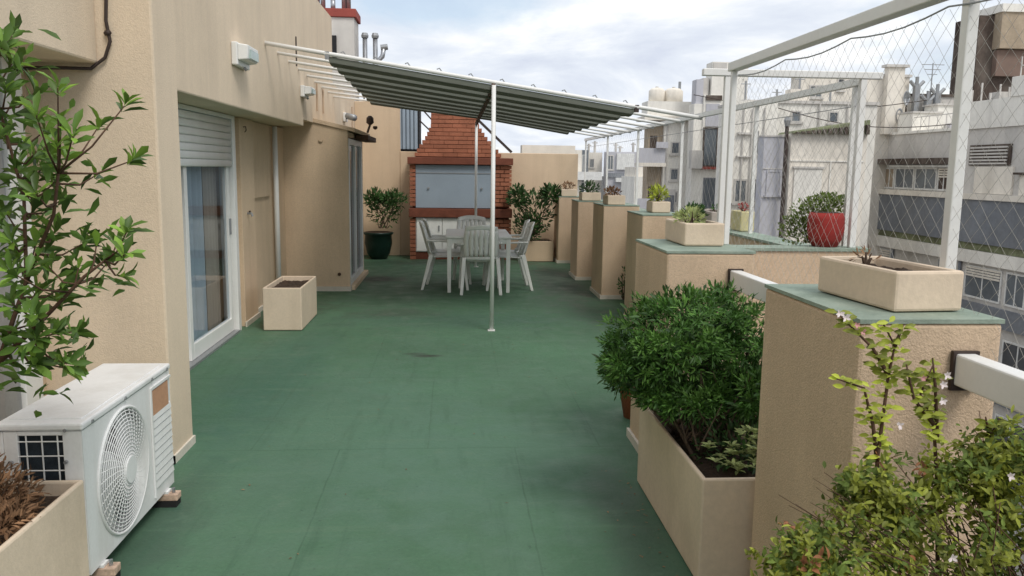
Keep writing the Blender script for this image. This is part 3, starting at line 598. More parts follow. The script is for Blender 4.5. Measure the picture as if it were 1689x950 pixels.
# ------------------------------------------------------------------ white posts, beams and wire nets
def net(pfun, la, lz, pitch, r, rng):
    mb = MB()
    def seg(a, b):
        n = max(2, int(math.hypot(b[0] - a[0], b[1] - a[1]) / .22)); pts = []
        for k in range(n + 1):
            t_ = k / n; s_, h = a[0] + (b[0] - a[0]) * t_, a[1] + (b[1] - a[1]) * t_
            e = 0 if k in (0, n) else 1
            pts.append(pfun(s_ + rng.uniform(-.006, .006) * e, h + rng.uniform(-.006, .006) * e, rng.uniform(-.008, .008) * e))
        mb.tube(pts, r, 3, False)
    c_ = -lz
    while c_ < la:
        a = (max(c_, 0), max(-c_, 0)); b_ = (min(c_ + lz, la), min(la - c_, lz))
        if b_[0] - a[0] > .01: seg(a, b_); seg((a[0], lz - a[1]), (b_[0], lz - b_[1]))
        c_ += pitch
    return mb
nr = random.Random(5)
q = thing('net_fence', (1.5, 2.4, 1.2), 'near white post and beam frame with wire net above the nearest pillar', 'net fence')
build(B(1.506, 1.542, 2.39, 2.426, 1.2, 2.133), 'post', WHITE, q, bevel=.004)
build(B(1.492, 1.522, 4.41, 4.44, 1.2, 2.133), 'post', WHITE, q, bevel=.004)
build(B(1.485, 1.54, -3.5, 4.47, 2.135, 2.182), 'beam', WHITE, q, bevel=.004)
build(net(lambda s, h, e: (1.515 + e, -1.0 + s, .93 + h), 5.38, 1.17, .070, .00058, nr), 'wire_net', NETM, q, kind='stuff')
pts = []
for k in range(8):
    y0, y1 = 4.35 - k * .62, 4.35 - (k + 1) * .62
    for j in range(5):
        s_ = j / 5; pts.append((1.505, y0 + (y1 - y0) * s_, 2.105 - .022 * math.sin(math.pi * s_)))
build(MB().tube(pts, .003, 5), 'guy_wire', GREY, q, smooth=True)
q = thing('net_fence', (2, 4.82, 1.15), 'white cross frame with wire net on the return wall', 'net fence')
build(B(1.58, 1.612, 4.79, 4.822, 1.15, 2.148), 'post', WHITE, q, bevel=.004)
build(B(2.40, 2.438, 4.79, 4.828, 1.15, 2.148), 'post', WHITE, q, bevel=.004)
build(B(1.45, 2.53, 4.785, 4.83, 2.15, 2.19), 'beam', WHITE, q, bevel=.004)
build(net(lambda s, h, e: (1.625 + s, 4.815 + e, 1.15 + h), .77, .99, .075, .0006, nr), 'wire_net', NETM, q, kind='stuff')
q = thing('net_fence', (2.42, 10, 1.1), 'long white fence of thin posts and wire net on the outer parapet', 'net fence')
for y in (4.92, 6.55, 8.7, 10.8, 12.95, 15.1): build(B(2.418, 2.446, y - .014, y + .014, 1.1, 2.118), 'post', WHITE, q)
build(B(2.41, 2.452, 4.86, 15.16, 2.12, 2.162), 'top_rail', WHITE, q)
build(MB().tube([(2.43, 4.9, 2.0), (2.43, 15.1, 2.0)], .003, 5), 'guy_wire', GREY, q)
build(net(lambda s, h, e: (2.43 + e, 4.9 + s, 1.1 + h), 10.2, 1.02, .13, .0007, nr), 'wire_net', NETM, q, kind='stuff')

# ------------------------------------------------------------------ table and chairs
q = thing('table', (.33, 11.1, 0), 'white plastic dining table with thick square legs', 'table')
build(B(-.09, .76, 10.46, 11.75, .705, .735), 'top', WPLAS, q, bevel=.012)
build(MB().box(-.05, .72, 10.5, 10.525, .64, .704).box(-.05, .72, 11.69, 11.715, .64, .704).box(-.05, -.025, 10.526, 11.689, .64, .704).box(.695, .72, 10.526, 11.689, .64, .704), 'apron', WPLAS, q)
for x in (-.045, .715):
    for y in (10.51, 11.70):
        sx = .03
        build(MB().hexa([(x - .022, y - .022, 0), (x + .022, y - .022, 0), (x + .022, y + .022, 0), (x - .022, y + .022, 0), (x - sx, y - sx, .703), (x + sx, y - sx, .703), (x + sx, y + sx, .703), (x - sx, y + sx, .703)]), 'leg', WPLAS, q, bevel=.006)
def make_chair():
    o = thing('chair', (0, 0, 0), 'x', 'chair', 'white plastic armchairs round the table')
    build(MB().grid(lambda u, v: (-.22 + .44 * u, -.2 + .44 * v, .425 + .02 * (2 * u - 1) ** 2 + .012 * v - .02 * max(0, v - .85) / .15), 10, 10), 'seat', WPLAS, o, solid=.014, smooth=True)
    def bk(u, v):
        wd = .205 + .02 * math.sin(v * math.pi); x = (2 * u - 1) * wd; zt = .43 * v + .03 * math.sin(math.pi * u) * v
        return (x, -.215 - .13 * v - .05 * (1 - (2 * u - 1) ** 2), .435 + zt)
    # frame and slats of the back
    fm = MB()
    fm.grid(lambda u, v: bk(u, .86 + .14 * v), 12, 3).grid(lambda u, v: bk(u, .0 + .10 * v), 12, 2).grid(lambda u, v: bk(.13 * u, .08 + .8 * v), 2, 8).grid(lambda u, v: bk(.87 + .13 * u, .08 + .8 * v), 2, 8)
    bb = build(fm, 'backrest', WPLAS, o, solid=.014, smooth=True)
    for k in range(5):
        u0 = .155 + k * .142
        s_ = MB().grid(lambda u, v: bk(u0 + .118 * u, .09 + .78 * v), 2, 6); build(s_, 'slat', WPLAS, bb, solid=.010, smooth=True)
    for sx in (-1, 1):
        build(MB().grid(lambda u, v: (sx * (.235 + .05 * (v - .5)), -.28 + .50 * u, .64 - .03 * u * u + .012 * math.sin(math.pi * v)), 10, 4), 'armrest', WPLAS, o, solid=.014, smooth=True)
        build(MB().hexa([(sx * .262 - .02, .24, 0), (sx * .262 + .02, .24, 0), (sx * .262 + .02, .275, 0), (sx * .262 - .02, .275, 0), (sx * .235 - .022, .16, .618), (sx * .235 + .022, .16, .618), (sx * .235 + .022, .215, .605), (sx * .235 - .022, .215, .605)]), 'leg', WPLAS, o, bevel=.006)
        build(MB().hexa([(sx * .25 - .02, -.36, 0), (sx * .25 + .02, -.36, 0), (sx * .25 + .02, -.325, 0), (sx * .25 - .02, -.325, 0), (sx * .215 - .025, -.25, .47), (sx * .215 + .025, -.25, .47), (sx * .215 + .025, -.19, .47), (sx * .215 - .025, -.19, .47)]), 'leg', WPLAS, o, bevel=.006)
    build(B(-.2, .2, .215, .235, .36, .42), 'seat_skirt', WPLAS, o, bevel=.004)
    return o
ch0 = make_chair()
for k, (x, y, a, lb) in enumerate([(.36, 10.64, 0, 'white plastic armchair nearest the viewer with its back turned'),
                                   (-.06, 10.98, -90, 'white plastic armchair at the left of the table, nearer one'),
                                   (-.03, 11.52, -86, 'white plastic armchair at the left of the table, farther one'),
                                   (.70, 10.93, 92, 'white plastic armchair at the right of the table, nearer one'),
                                   (.69, 11.48, 88, 'white plastic armchair at the right of the table, farther one'),
                                   (.28, 11.98, 180, 'white plastic armchair at the far end of the table by the barbecue')]):
    o = ch0 if k == 0 else copy_tree(ch0)
    o.location = (x, y, 0); o.rotation_euler = (0, 0, rad(a)); o['label'] = lb

# ------------------------------------------------------------------ plants
def rv(r, zmin=-1):
    while True:
        v = Vector((r.uniform(-1, 1), r.uniform(-1, 1), r.uniform(-1, 1)))
        if .05 < v.length < 1 and v.normalized().z > zmin: return v.normalized()
def leafmesh(name, m, ln, wd):
    mb = MB().leaf(Vector((0, 0, 0)), Vector((0, 1, 0)), Vector((0, 0, 1)), ln, wd, .22, .12, *((.34, .5) if ln > .05 else (.5, .42))); return mesh_of(mb, name, m, True)
# left foreground shrub: whorls of glossy leaves on thin stems
r = random.Random(21)
q = thing('shrub', (-1.5, 2.25, .41), 'leafy shrub with whorled glossy leaves at the left foreground', 'shrub')
CL = [(-1.216, 2.38, 1.912), (-1.26, 2.509, 1.879), (-1.245, 2.435, 1.796), (-1.281, 2.534, 1.77), (-1.215, 2.543, 1.806), (-1.047, 2.308, 1.796), (-1.096, 2.286, 1.723), (-1.238, 2.632, 1.697), (-1.082, 2.389, 1.713), (-1.089, 2.378, 1.655), (-1.39, 2.698, 1.669), (-1.195, 2.478, 1.631), (-1.226, 2.631, 1.615), (-1.113, 2.48, 1.615), (-1.208, 2.548, 1.561), (-1.138, 2.343, 1.514), (-1.182, 2.547, 1.543), (-1.082, 2.645, 1.718), (-0.951, 2.5, 1.765), (-1.068, 2.591, 1.571), (-0.961, 2.562, 1.609), (-1.016, 2.307, 1.67), (-1.093, 2.598, 1.358), (-1.001, 2.528, 1.374), (-0.926, 2.407, 1.411), (-0.894, 2.293, 1.354), (-1.078, 2.644, 1.297), (-0.97, 2.479, 1.271), (-1.144, 2.582, 1.285), (-1.151, 2.649, 1.353), (-1.207, 2.58, 1.396), (-1.306, 2.667, 1.351), (-1.265, 2.446, 1.371), (-1.338, 2.616, 1.317), (-1.178, 2.467, 1.298), (-1.225, 2.673, 1.215), (-1.307, 2.649, 1.199), (-1.206, 2.321, 1.299), (-1.221, 2.337, 1.212), (-1.175, 2.371, 1.172), (-1.253, 2.686, 1.154), (-1.173, 2.463, 1.101), (-1.139, 2.543, 1.094), (-1.197, 2.406, 1.094), (-1.31, 2.493, 1.076), (-1.22, 2.442, 1.014), (-1.127, 2.427, 1.017), (-1.314, 2.526, 1.013), (-1.156, 2.525, 0.975), (-1.387, 2.66, 1.445), (-1.258, 2.566, 1.461), (-1.225, 2.67, 1.484), (-1.323, 2.64, 1.568), (-1.348, 2.696, 1.981)]
trunk = [(-1.5, 2.25, .41), (-1.46, 2.35, .7), (-1.36, 2.5, 1.0), (-1.27, 2.52, 1.25), (-1.25, 2.5, 1.5), (-1.3, 2.5, 1.75), (-1.33, 2.5, 1.97)]
trunk2 = [(-1.36, 2.5, 1.0), (-1.2, 2.48, 1.15), (-1.08, 2.47, 1.27), (-1.0, 2.46, 1.33)]
trunk3 = [(-1.27, 2.52, 1.25), (-1.16, 2.48, 1.45), (-1.12, 2.45, 1.6)]
sm = MB().tube(trunk, [.011, .010, .008, .006, .005, .004, .003], 7).tube(trunk2, [.008, .006, .005, .003], 6).tube(trunk3, [.007, .005, .004], 6)
nodes = [Vector(p) for tr in (trunk[2:], trunk2, trunk3) for p in tr]
dens = []
for tr in (trunk[2:], trunk2, trunk3):
    for a, b_ in zip(tr, tr[1:]):
        for k in range(5): dens.append(Vector(a).lerp(Vector(b_), k / 5))
clus = []
for c_ in CL:
    c_ = Vector(c_); nb = min(dens, key=lambda p: (p - c_).length + .4 * max(0, p.z - c_.z + .05)); mid = nb.lerp(c_, .5) + Vector((0, 0, -.02)); sm.tube([nb, mid, c_], [.0035, .003, .0018], 5)
    clus.append((c_, (c_ - nb).normalized()))
build(sm, 'stem', TWIG, q, smooth=True)
LM = [leafmesh('leaf', LEAF, .076, .025), leafmesh('leaf', LEAF, .064, .022), leafmesh('leaf', LEAFY, .064, .023), leafmesh('leaf', LEAF, .084, .026)]
def place_leaf(c_, dirv, nrm, mesh, sc):
    yv = dirv.normalized(); xv = yv.cross(nrm)
    if xv.length < 1e-3: xv = yv.cross(Vector((1, 0, 0)))
    xv.normalize(); zv = xv.cross(yv); mtx = Matrix((xv, yv, zv)).transposed()
    inst(mesh, 'leaf', c_, q, rot=mtx.to_euler(), scale=(sc, sc, sc))
rest = MB(); cnt = 0
for c_, ax in clus:
    ax = (ax + Vector((0, 0, .7))).normalized(); n_ = r.randint(7, 10)
    for k in range(n_):
        a = 2 * math.pi * k / n_ + r.uniform(-.3, .3); s1 = ax.cross(Vector((.3, .5, .1))).normalized(); s2 = ax.cross(s1)
        dv = (s1 * math.cos(a) + s2 * math.sin(a)) * r.uniform(.55, 1) + ax * r.uniform(.3, 1.2); base_ = c_ + ax * r.uniform(-.03, .01)
        if cnt < 300 and k < 6: place_leaf(base_, dv, ax + rv(r) * .3, LM[r.choice((0, 0, 1, 3)) if r.random() < (.45 if c_.x > -1.12 else .8) else 2], r.uniform(.7, 1.05)); cnt += 1
        else: rest.leaf(base_, dv, ax + rv(r) * .3, r.uniform(.05, .08), r.uniform(.018, .025), .22, .12, .34, .5)
for k in range(560):      # leaves lower on the stems, in the middle of the shrub
    c_ = Vector(r.choice(CL)); p = c_ + Vector((r.gauss(-.03, .045), r.gauss(0, .08), r.gauss(-.03, .04)))
    if p.x > (-1.13 if p.z > 1.42 else -1.0) or (p.z > 1.42 and k > 600): continue
    rest.leaf(p, rv(r, -.5), rv(r, 0), r.uniform(.05, .08), r.uniform(.018, .025), .22, .12, .34, .5)
build(rest, 'foliage', LEAFS, q, kind='stuff', smooth=True)

def leaf_cloud(mb, r, shapes, n, ln, wd, upbias=.4, shell=.35, outward=.8):
    for k in range(n):
        c_, rr = r.choice(shapes); d = rv(r); t_ = (shell + (1 - shell) * r.random() ** .6)
        p = Vector((c_[0] + d.x * rr[0] * t_, c_[1] + d.y * rr[1] * t_, c_[2] + d.z * rr[2] * t_))
        dv = d * outward + Vector((0, 0, upbias)) + rv(r) * .6
        mb.leaf(p, dv, d + Vector((0, 0, .5)) + rv(r) * .4, ln * r.uniform(.65, 1.2), wd * r.uniform(.7, 1.2), .2, .1)
    return mb
# round bush
r = random.Random(8)
q = thing('bush', (1.15, 3.5, .39), 'dense round dark green bush growing from the long floor planter', 'bush')
sh = [((1.02, 3.55, .84), (.30, .36, .24)), ((.88, 3.5, .84), (.23, .28, .20)), ((1.2, 3.5, .90), (.22, .3, .20)), ((1.03, 3.45, .93), (.28, .28, .17)), ((.82, 3.55, .74), (.17, .22, .13)), ((1.25, 3.45, .76), (.15, .25, .2)), ((.84, 3.75, .65), (.13, .2, .11)), ((1.28, 3.3, .66), (.14, .15, .14)), ((1.05, 3.75, .66), (.25, .15, .12)), ((.9, 3.45, .66), (.12, .15, .10)), ((1.05, 3.35, .62), (.18, .14, .10)), ((1.25, 3.6, .6), (.15, .2, .1))]
tones = {0: MB(), 1: MB()}
for k in range(760):
    c_, rr = r.choice(sh); d = rv(r, -.6); t_ = r.uniform(.7, 1.02); p = Vector((c_[0] + d.x * rr[0] * t_, c_[1] + d.y * rr[1] * t_, c_[2] + d.z * rr[2] * t_))
    ax = (d + Vector((0, 0, .45)) + rv(r) * .25).normalized(); tb = tones[1 if r.random() < .36 else 0]; ln = r.uniform(.026, .042); n_ = r.randint(24, 40); cr_ = r.uniform(.025, .045)
    for j in range(n_):
        o_ = rv(r); base_ = p + o_ * cr_ * r.random() - ax * .02; dv = ax * r.uniform(.2, 1.1) + o_ * .9
        tb.leaf(base_, dv, ax + rv(r) * .5, ln * r.uniform(.7, 1.2), ln * r.uniform(.17, .26), .2, r.uniform(0, .25))
build(tones[0], 'foliage', LEAFB, q, kind='stuff', smooth=True); build(tones[1], 'young_foliage', LEAFC, q, kind='stuff', smooth=True)
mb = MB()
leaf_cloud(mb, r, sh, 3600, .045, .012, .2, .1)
build(mb, 'shade_tone_foliage', LEAFD, q, kind='stuff', smooth=True)  # darker leaf colour paints in the shade inside the bush
st = MB()
for k in range(26):
    a = (r.uniform(1.0, 1.4), r.uniform(3.2, 3.8), .38); c_, rr = r.choice(sh); b_ = (c_[0] + r.uniform(-.7, .7) * rr[0], c_[1] + r.uniform(-.6, .6) * rr[1], c_[2] + r.uniform(-.3, .5) * rr[2])
    mid = ((a[0] + b_[0]) / 2 + r.uniform(-.05, .05), (a[1] + b_[1]) / 2, (a[2] + b_[2]) / 2 + .03); st.tube([a, mid, b_], [.009, .007, .003], 6)
build(st, 'stem', BARK, q, smooth=True)
st = MB()
for k in range(60):
    c_ = Vector((.98 + r.uniform(0, .4), 3.3 + r.uniform(-.1, .3), .45)); st.tube([c_, c_ + Vector((r.uniform(-.15, .15), r.uniform(-.1, .1), r.uniform(.15, .35)))], [.0045, .002], 4)
build(st, 'dry_twigs', BARK, q, kind='stuff')
# variegated plant in the same planter
q = thing('plant', (1.2, 3.12, .39), 'small pale variegated plant at the front of the long planter', 'plant')
mb = MB()
for k in range(44):
    a = r.uniform(0, 6.28); rr = r.uniform(0, .16); c_ = Vector((1.19 + rr * math.cos(a) * 1.05, 3.1 + rr * math.sin(a) * .6, .40 + r.uniform(0, .19) * (1 - rr * 3)))
    for j in range(6):
        an = j * 1.05 + r.uniform(-.3, .3); mb.leaf(c_, Vector((math.cos(an), math.sin(an), r.uniform(.1, .9))), Vector((0, 0, 1)), r.uniform(.028, .045), .015, .2, .2)
build(mb, 'foliage', LEAFV, q, kind='stuff', smooth=True)
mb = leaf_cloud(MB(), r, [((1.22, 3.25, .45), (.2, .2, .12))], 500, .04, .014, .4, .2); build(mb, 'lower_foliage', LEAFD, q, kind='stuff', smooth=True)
# right foreground jasmine
r = random.Random(33)
q = thing('jasmine', (1.2, 1.5, .41), 'yellow green flowering climber with bare sprigs at the right foreground', 'flowering plant')
SP = [[(0.93, 1.6, .6), (0.924, 1.65, 0.98), (0.934, 1.65, 1.17), (0.943, 1.65, 1.236), (0.91, 1.65, 1.289)], [(0.924, 1.65, .98), (0.908, 1.65, 1.062), (0.882, 1.65, 1.143), (0.82, 1.65, 1.164)], [(1.08, 1.62, .6), (1.062, 1.65, 0.95), (1.045, 1.65, 1.061), (1.009, 1.65, 1.129), (1.033, 1.65, 1.196)], [(1.055, 1.65, 1.033), (1.042, 1.65, 1.142), (1.029, 1.65, 1.209)], [(1.18, 1.62, .7), (1.178, 1.65, 0.976), (1.175, 1.65, 1.032), (1.196, 1.65, 1.073)], [(0.942, 1.65, 1.234), (0.958, 1.65, 1.282)], [(0.934, 1.65, 1.17), (0.895, 1.65, 1.23), (0.816, 1.65, 1.302)], [(1.175, 1.65, 1.032), (1.155, 1.64, 1.08)], [(1.045, 1.65, 1.061), (.99, 1.64, 1.12), (.96, 1.63, 1.20)]]
st = MB()
for s_ in SP: st.tube(s_, [.005 - .0035 * k / (len(s_) - 1) for k in range(len(s_))], 6)
for k in range(95):
    a = Vector((1.2 + r.uniform(-.15, .25), 1.45 + r.uniform(-.3, .3), .42)); b_ = Vector((r.uniform(.72, 1.38), r.uniform(1.3, 1.75), r.uniform(.8, 1.08))); b_.z = min(b_.z, .88 + (b_.x - .7) * .4)
    st.tube([a, a.lerp(b_, .4) + Vector((r.uniform(-.05, .05), r.uniform(-.05, .05), .05)), a.lerp(b_, .7) + Vector((r.uniform(-.03, .03), 0, .05)), b_], [.003, .0022, .0016, .0008], 5)
for k in range(22):
    a = Vector((r.uniform(.74, .95), r.uniform(1.45, 1.6), r.uniform(.80, .90))); st.tube([a, a + Vector((-r.uniform(.02, .05), 0, r.uniform(.02, .05))), a + Vector((-r.uniform(.06, .11), 0, r.uniform(.04, .09)))], [.0012, .0009, .0005], 4)
build(st, 'stem', TWIG, q, smooth=True)
LJ = [leafmesh('leaf', LEAFJ, .026, .010), leafmesh('leaf', LEAFJ, .021, .009), leafmesh('leaf', LEAFJ, .023, .009)]
rest = MB(); dark_ = MB(); cnt = 0
for s_ in SP:               # leaflet pairs up the sprigs
    for a, b_ in zip(s_[1 if len(s_) > 4 else 0:], s_[2 if len(s_) > 4 else 1:]):
        a, b_ = Vector(a), Vector(b_); m = max(3, int((b_ - a).length / .006))
        for k in range(m):
            p = a.lerp(b_, k / m) + rv(r) * .012
            if r.random() < .25: continue
            for sg_ in (-1, 1):
                dv = Vector((sg_, r.uniform(-.7, .7), r.uniform(-.3, .7)))
                if cnt < 200: place_leaf(p, dv, Vector((0, -1, .6)) + rv(r) * .6, r.choice(LJ), r.uniform(.7, 1.25)); cnt += 1
                else: rest.leaf(p, dv, Vector((0, -1, .6)) + rv(r) * .6, r.uniform(.018, .034), .012)
mass = [((.97, 1.55, .86), (.20, .2, .16)), ((1.12, 1.55, .90), (.16, .2, .14)), ((.79, 1.5, .85), (.12, .15, .11)), ((.67, 1.45, .82), (.06, .1, .08)), ((1.25, 1.55, .92), (.14, .18, .13)), ((.9, 1.45, .74), (.25, .2, .16)), ((1.1, 1.6, 1.0), (.08, .08, .06)), ((.92, 1.6, .98), (.07, .07, .07)), ((1.2, 1.6, 1.02), (.1, .08, .07))]
mass = [((.97, 1.55, .80), (.20, .2, .15)), ((1.12, 1.55, .84), (.17, .2, .13)), ((.79, 1.5, .80), (.11, .15, .12)), ((.68, 1.45, .79), (.06, .1, .09)), ((1.25, 1.55, .86), (.14, .18, .13)), ((.9, 1.45, .70), (.25, .2, .16)), ((1.1, 1.6, .94), (.10, .08, .07)), ((.90, 1.6, .91), (.07, .07, .07)), ((1.22, 1.6, .98), (.12, .08, .08)), ((1.05, 1.4, .72), (.3, .15, .14))]
red_ = MB()
for k in range(720):
    c_, rr = r.choice(mass); d = rv(r, -.6); t_ = r.uniform(.5, 1.08); p0 = Vector((c_[0] + d.x * rr[0] * t_, c_[1] + d.y * rr[1] * t_, c_[2] + d.z * rr[2] * t_))
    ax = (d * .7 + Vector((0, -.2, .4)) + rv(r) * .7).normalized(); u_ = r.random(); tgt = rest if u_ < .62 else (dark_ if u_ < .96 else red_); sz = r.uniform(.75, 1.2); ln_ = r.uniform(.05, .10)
    st2 = p0 - ax * ln_ * .5
    for j in range(r.randint(12, 26)):
        tt = r.random(); p = st2 + ax * ln_ * tt + rv(r) * .010; sd_ = ax.cross(rv(r)).normalized(); dv = sd_ * r.uniform(.5, 1) + ax * r.uniform(.1, .8); nr_ = ax * .5 + Vector((0, -.5, .8)) + rv(r) * .5
        if cnt < 300 and p.y < c_[1] and t_ > .9 and tgt is rest: place_leaf(p, dv, nr_, r.choice(LJ), r.uniform(.6, 1.0)); cnt += 1
        else: tgt.leaf(p, dv, nr_, sz * r.uniform(.013, .025), sz * r.uniform(.006, .010), .2, r.uniform(0, .3))
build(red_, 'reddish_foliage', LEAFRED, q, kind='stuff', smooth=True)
build(rest, 'foliage', LEAFJ, q, kind='stuff', smooth=True); build(dark_, 'olive_foliage', LEAFJD, q, kind='stuff', smooth=True)  # olive clumps are spread at random among the yellow green ones
def flower(c_, s_, m):
    mb = MB()
    for k in range(5):
        a = k * 1.257 + r.random(); mb.leaf(Vector(c_), Vector((math.cos(a), -.5, math.sin(a))), Vector((0, -1, 0)), s_, s_ * .55, .1, .1)
    build(mb, 'flower', m, q, smooth=True)
for c_ in [(.82, 1.63, 1.30), (.806, 1.63, 1.31), (1.045, 1.63, 1.155), (1.052, 1.63, 1.175), (1.047, 1.63, 1.12), (.95, 1.62, 1.07), (1.12, 1.5, 1.0), (1.165, 1.5, .985), (.92, 1.36, .90)]: flower(c_, .011, PETAL)
for c_ in [(.845, 1.63, 1.285), (.86, 1.63, 1.27), (1.0, 1.63, 1.17), (1.25, 1.5, .93), (1.27, 1.48, .95)]: flower(c_, .008, PINK)
# dead plant beside the air conditioner
r = random.Random(4)
q = thing('dead_plant', (-1.6, 2.55, .4), 'withered brown plant in the left foreground planter', 'plant')
mb = leaf_cloud(MB(), r, [((-1.52, 2.74, .47), (.12, .13, .10)), ((-1.62, 2.8, .5), (.14, .12, .10)), ((-1.44, 2.6, .45), (.08, .14, .05))], 1500, .04, .009, .2, .2)
build(mb, 'dry_foliage', LEAFR, q, kind='stuff')
st = MB()
for k in range(24): st.tube([(-1.55 + r.uniform(-.1, .1), 2.72 + r.uniform(-.15, .1), .40), (-1.55 + r.uniform(-.14, .14), 2.72 + r.uniform(-.2, .14), r.uniform(.48, .6))], [.004, .002], 4)
build(st, 'stem', BARK, q)
# plants farther back
def small_plant(name, c_, rr, n, ln, wd, m, label, stems=6, cat='plant', extra=None):
    q = thing(name, (c_[0], c_[1], c_[2] - rr[2]), label, cat)
    shp = [(c_, rr)] + (extra or [])
    build(leaf_cloud(MB(), r, shp, n, ln, wd, .5, .25), 'foliage', m, q, kind='stuff', smooth=True)
    st = MB()
    for k in range(stems):
        s_, q_ = r.choice(shp); st.tube([(c_[0] + r.uniform(-.3, .3) * rr[0], c_[1], c_[2] - rr[2] - .02), (s_[0] + r.uniform(-.6, .6) * q_[0], s_[1] + r.uniform(-.5, .5) * q_[1], s_[2] + r.uniform(-.2, .6) * q_[2])], [.008, .003], 5)
    build(st, 'stem', BARK, q); return q
small_plant('shrub', (1.42, 14.2, .86), (.32, .3, .38), 1300, .10, .03, LEAFD, 'dark loose shrub filling the corner left of the last pillar', 14, 'shrub', [((1.68, 14.1, 1.16), (.18, .18, .16)), ((1.12, 14.2, 1.1), (.16, .18, .2)), ((1.3, 14.2, .6), (.25, .25, .25))])
small_plant('potted_plant', (-1.2, 14.4, .86), (.30, .28, .30), 900, .10, .026, LEAFD, 'dark leafy plant in a green pot in the left rear corner', 10, 'plant', [((-1.05, 14.35, 1.02), (.24, .2, .16)), ((-1.35, 14.4, 1.05), (.16, .15, .14))])
small_plant('plant', (2.12, 8.39, 1.355), (.09, .1, .085), 260, .05, .013, LEAFJ, 'yellow green plant in the planter box on the third pillar', 6)
small_plant('plant', (2.0, 10.2, 1.33), (.10, .12, .05), 160, .05, .013, LEAFR, 'brown dried plant in the planter box on the fourth pillar', 5)
small_plant('plant', (2.0, 12.0, 1.33), (.14, .12, .09), 260, .05, .015, LEAFD, 'grey green plant in the planter box on the fifth pillar', 6)
small_plant('plant', (1.98, 14.15, 1.31), (.12, .12, .06), 120, .05, .015, LEAFR, 'small reddish plant in the planter box on the last pillar', 5)
small_plant('weeds', (1.30, 4.42, 1.345), (.07, .1, .04), 140, .04, .012, LEAFV, 'small pale weeds spilling at the left of the second pillar box', 5)
small_plant('weeds', (1.36, 4.56, 1.36), (.06, .08, .05), 160, .035, .012, LEAFD, 'dark little weeds at the back of the second pillar box', 5)
small_plant('weeds', (2.08, 9.75, .25), (.06, .06, .2), 90, .05, .02, LEAFD, 'thin weed growing beside the foot of the fourth pillar', 4)
small_plant('weeds', (1.32, 2.52, 1.335), (.03, .05, .025), 24, .03, .006, LEAFR, 'few dry stalks in the big planter box on the nearest pillar', 5)
small_plant('plant', (2.46, 6.82, 1.30), (.04, .06, .03), 40, .03, .015, REDPOT, 'tiny red flowering plant in the small yellow pot', 3)
small_plant('plant', (2.40, 7.3, 1.27), (.07, .06, .03), 60, .03, .015, LEAFD, 'tiny dark plant in the stone grey trough', 3)
small_plant('plant', (2.32, 5.13, 1.31), (.18, .12, .14), 1500, .026, .013, LEAFJD, 'round olive bush spreading behind the red pot', 8, 'plant', [((2.22, 5.12, 1.24), (.13, .1, .12)), ((2.34, 5.0, 1.41), (.15, .1, .06))])
def pot(name, c_, prof, m, label, cat='pot'):
    q = thing(name, c_, label, cat); build(MB().lathe(prof, c_, 24), 'body', m, q, smooth=True)
    rtop = prof[-1][0]; build(MB().lathe([(rtop - .02, prof[-1][1] + .001), (rtop - .025, prof[-1][1] + .004)], c_, 20), 'soil', SOIL, q); return q
pot('flower_pot', (2.285, 4.88, 1.152), [(.075, 0), (.098, .045), (.110, .11), (.107, .17), (.10, .205)], REDPOT, 'big red pot behind the wire net on the return wall')
pot('flower_pot', (-1.3, 14.45, .0), [(.14, 0), (.20, .1), (.24, .28), (.23, .42), (.26, .44), (.26, .47)], GREENPOT, 'dark green glazed pot in the left rear corner')
pot('flower_pot', (1.2, 5.12, .0), [(.08, 0), (.125, .25), (.14, .26), (.14, .30)], TERRA, 'terracotta pot standing behind the second pillar')

# ------------------------------------------------------------------ things behind our terrace
q = thing('chimney', (-2.1, 16.2, 0), 'grey rendered chimney with a red brick cap and steel flues', 'chimney')
build(B(-2.5, -1.8, 15.6, 16.3, -.2, 4.28), 'stack', FGR, q, bevel=.01); build(B(-2.54, -1.76, 15.56, 16.34, 4.282, 4.43), 'cap', FREDS, q, bevel=.01)
for x, h in ((-2.48, 5.3), (-2.38, 5.2), (-2.2, 4.62), (-2.0, 5.4), (-1.92, 5.3)): build(MB().tube([(x, 15.8, 4.43), (x, 15.8, h)], .045, 10), 'flue', STEEL, q, smooth=True)
build(B(-2.32, -2.12, 15.55, 15.598, 3.45, 3.95), 'flue_door', DARK, q)
for k, (x, h, be) in enumerate(((-1.64, 4.02, 0), (-1.45, 4.02, 0), (-1.32, 3.55, 1))):
    q = thing('vent_pipe', (x, 15.9, 3.3), ('steel vent pipe nearest the grey chimney', 'middle steel vent pipe with a small cap', 'bent steel vent pipe farthest from the chimney')[k], 'vent pipe', 'steel vent pipes beside the chimney')
    if be: build(MB().tube([(x - .14, 15.9, -.2), (x - .14, 15.9, 3.5), (x, 15.9, 3.64), (x + .03, 15.9, 3.8)], .045, 10), 'pipe', STEEL, q, smooth=True); build(MB().tube([(x - .03, 15.9, 3.8), (x + .1, 15.9, 3.82)], .055, 10), 'cowl', GREY, q)
    else: build(MB().tube([(x, 15.9, -.2), (x, 15.9, h)], .045, 10), 'pipe', STEEL, q, smooth=True); build(MB().lathe([(.06, 0), (.07, .04), (.05, .09)], (x, 15.9, h - .05), 10), 'cowl', GREY, q)
q = thing('shed', (0, 18.3, 0), 'neighbouring roof hut with grey corrugated end and sloping dark roof', 'shed')
build(MB().box(-1.6, -.72, 18.0, 19, GZ, 3.2), 'wall', DARK, q)
for k in range(5): build(B(-1.17 + k * .085, -1.17 + k * .085 + .07, 17.96, 17.998, 1.98, 3.1), 'panel', PANELB, q, bevel=.012)
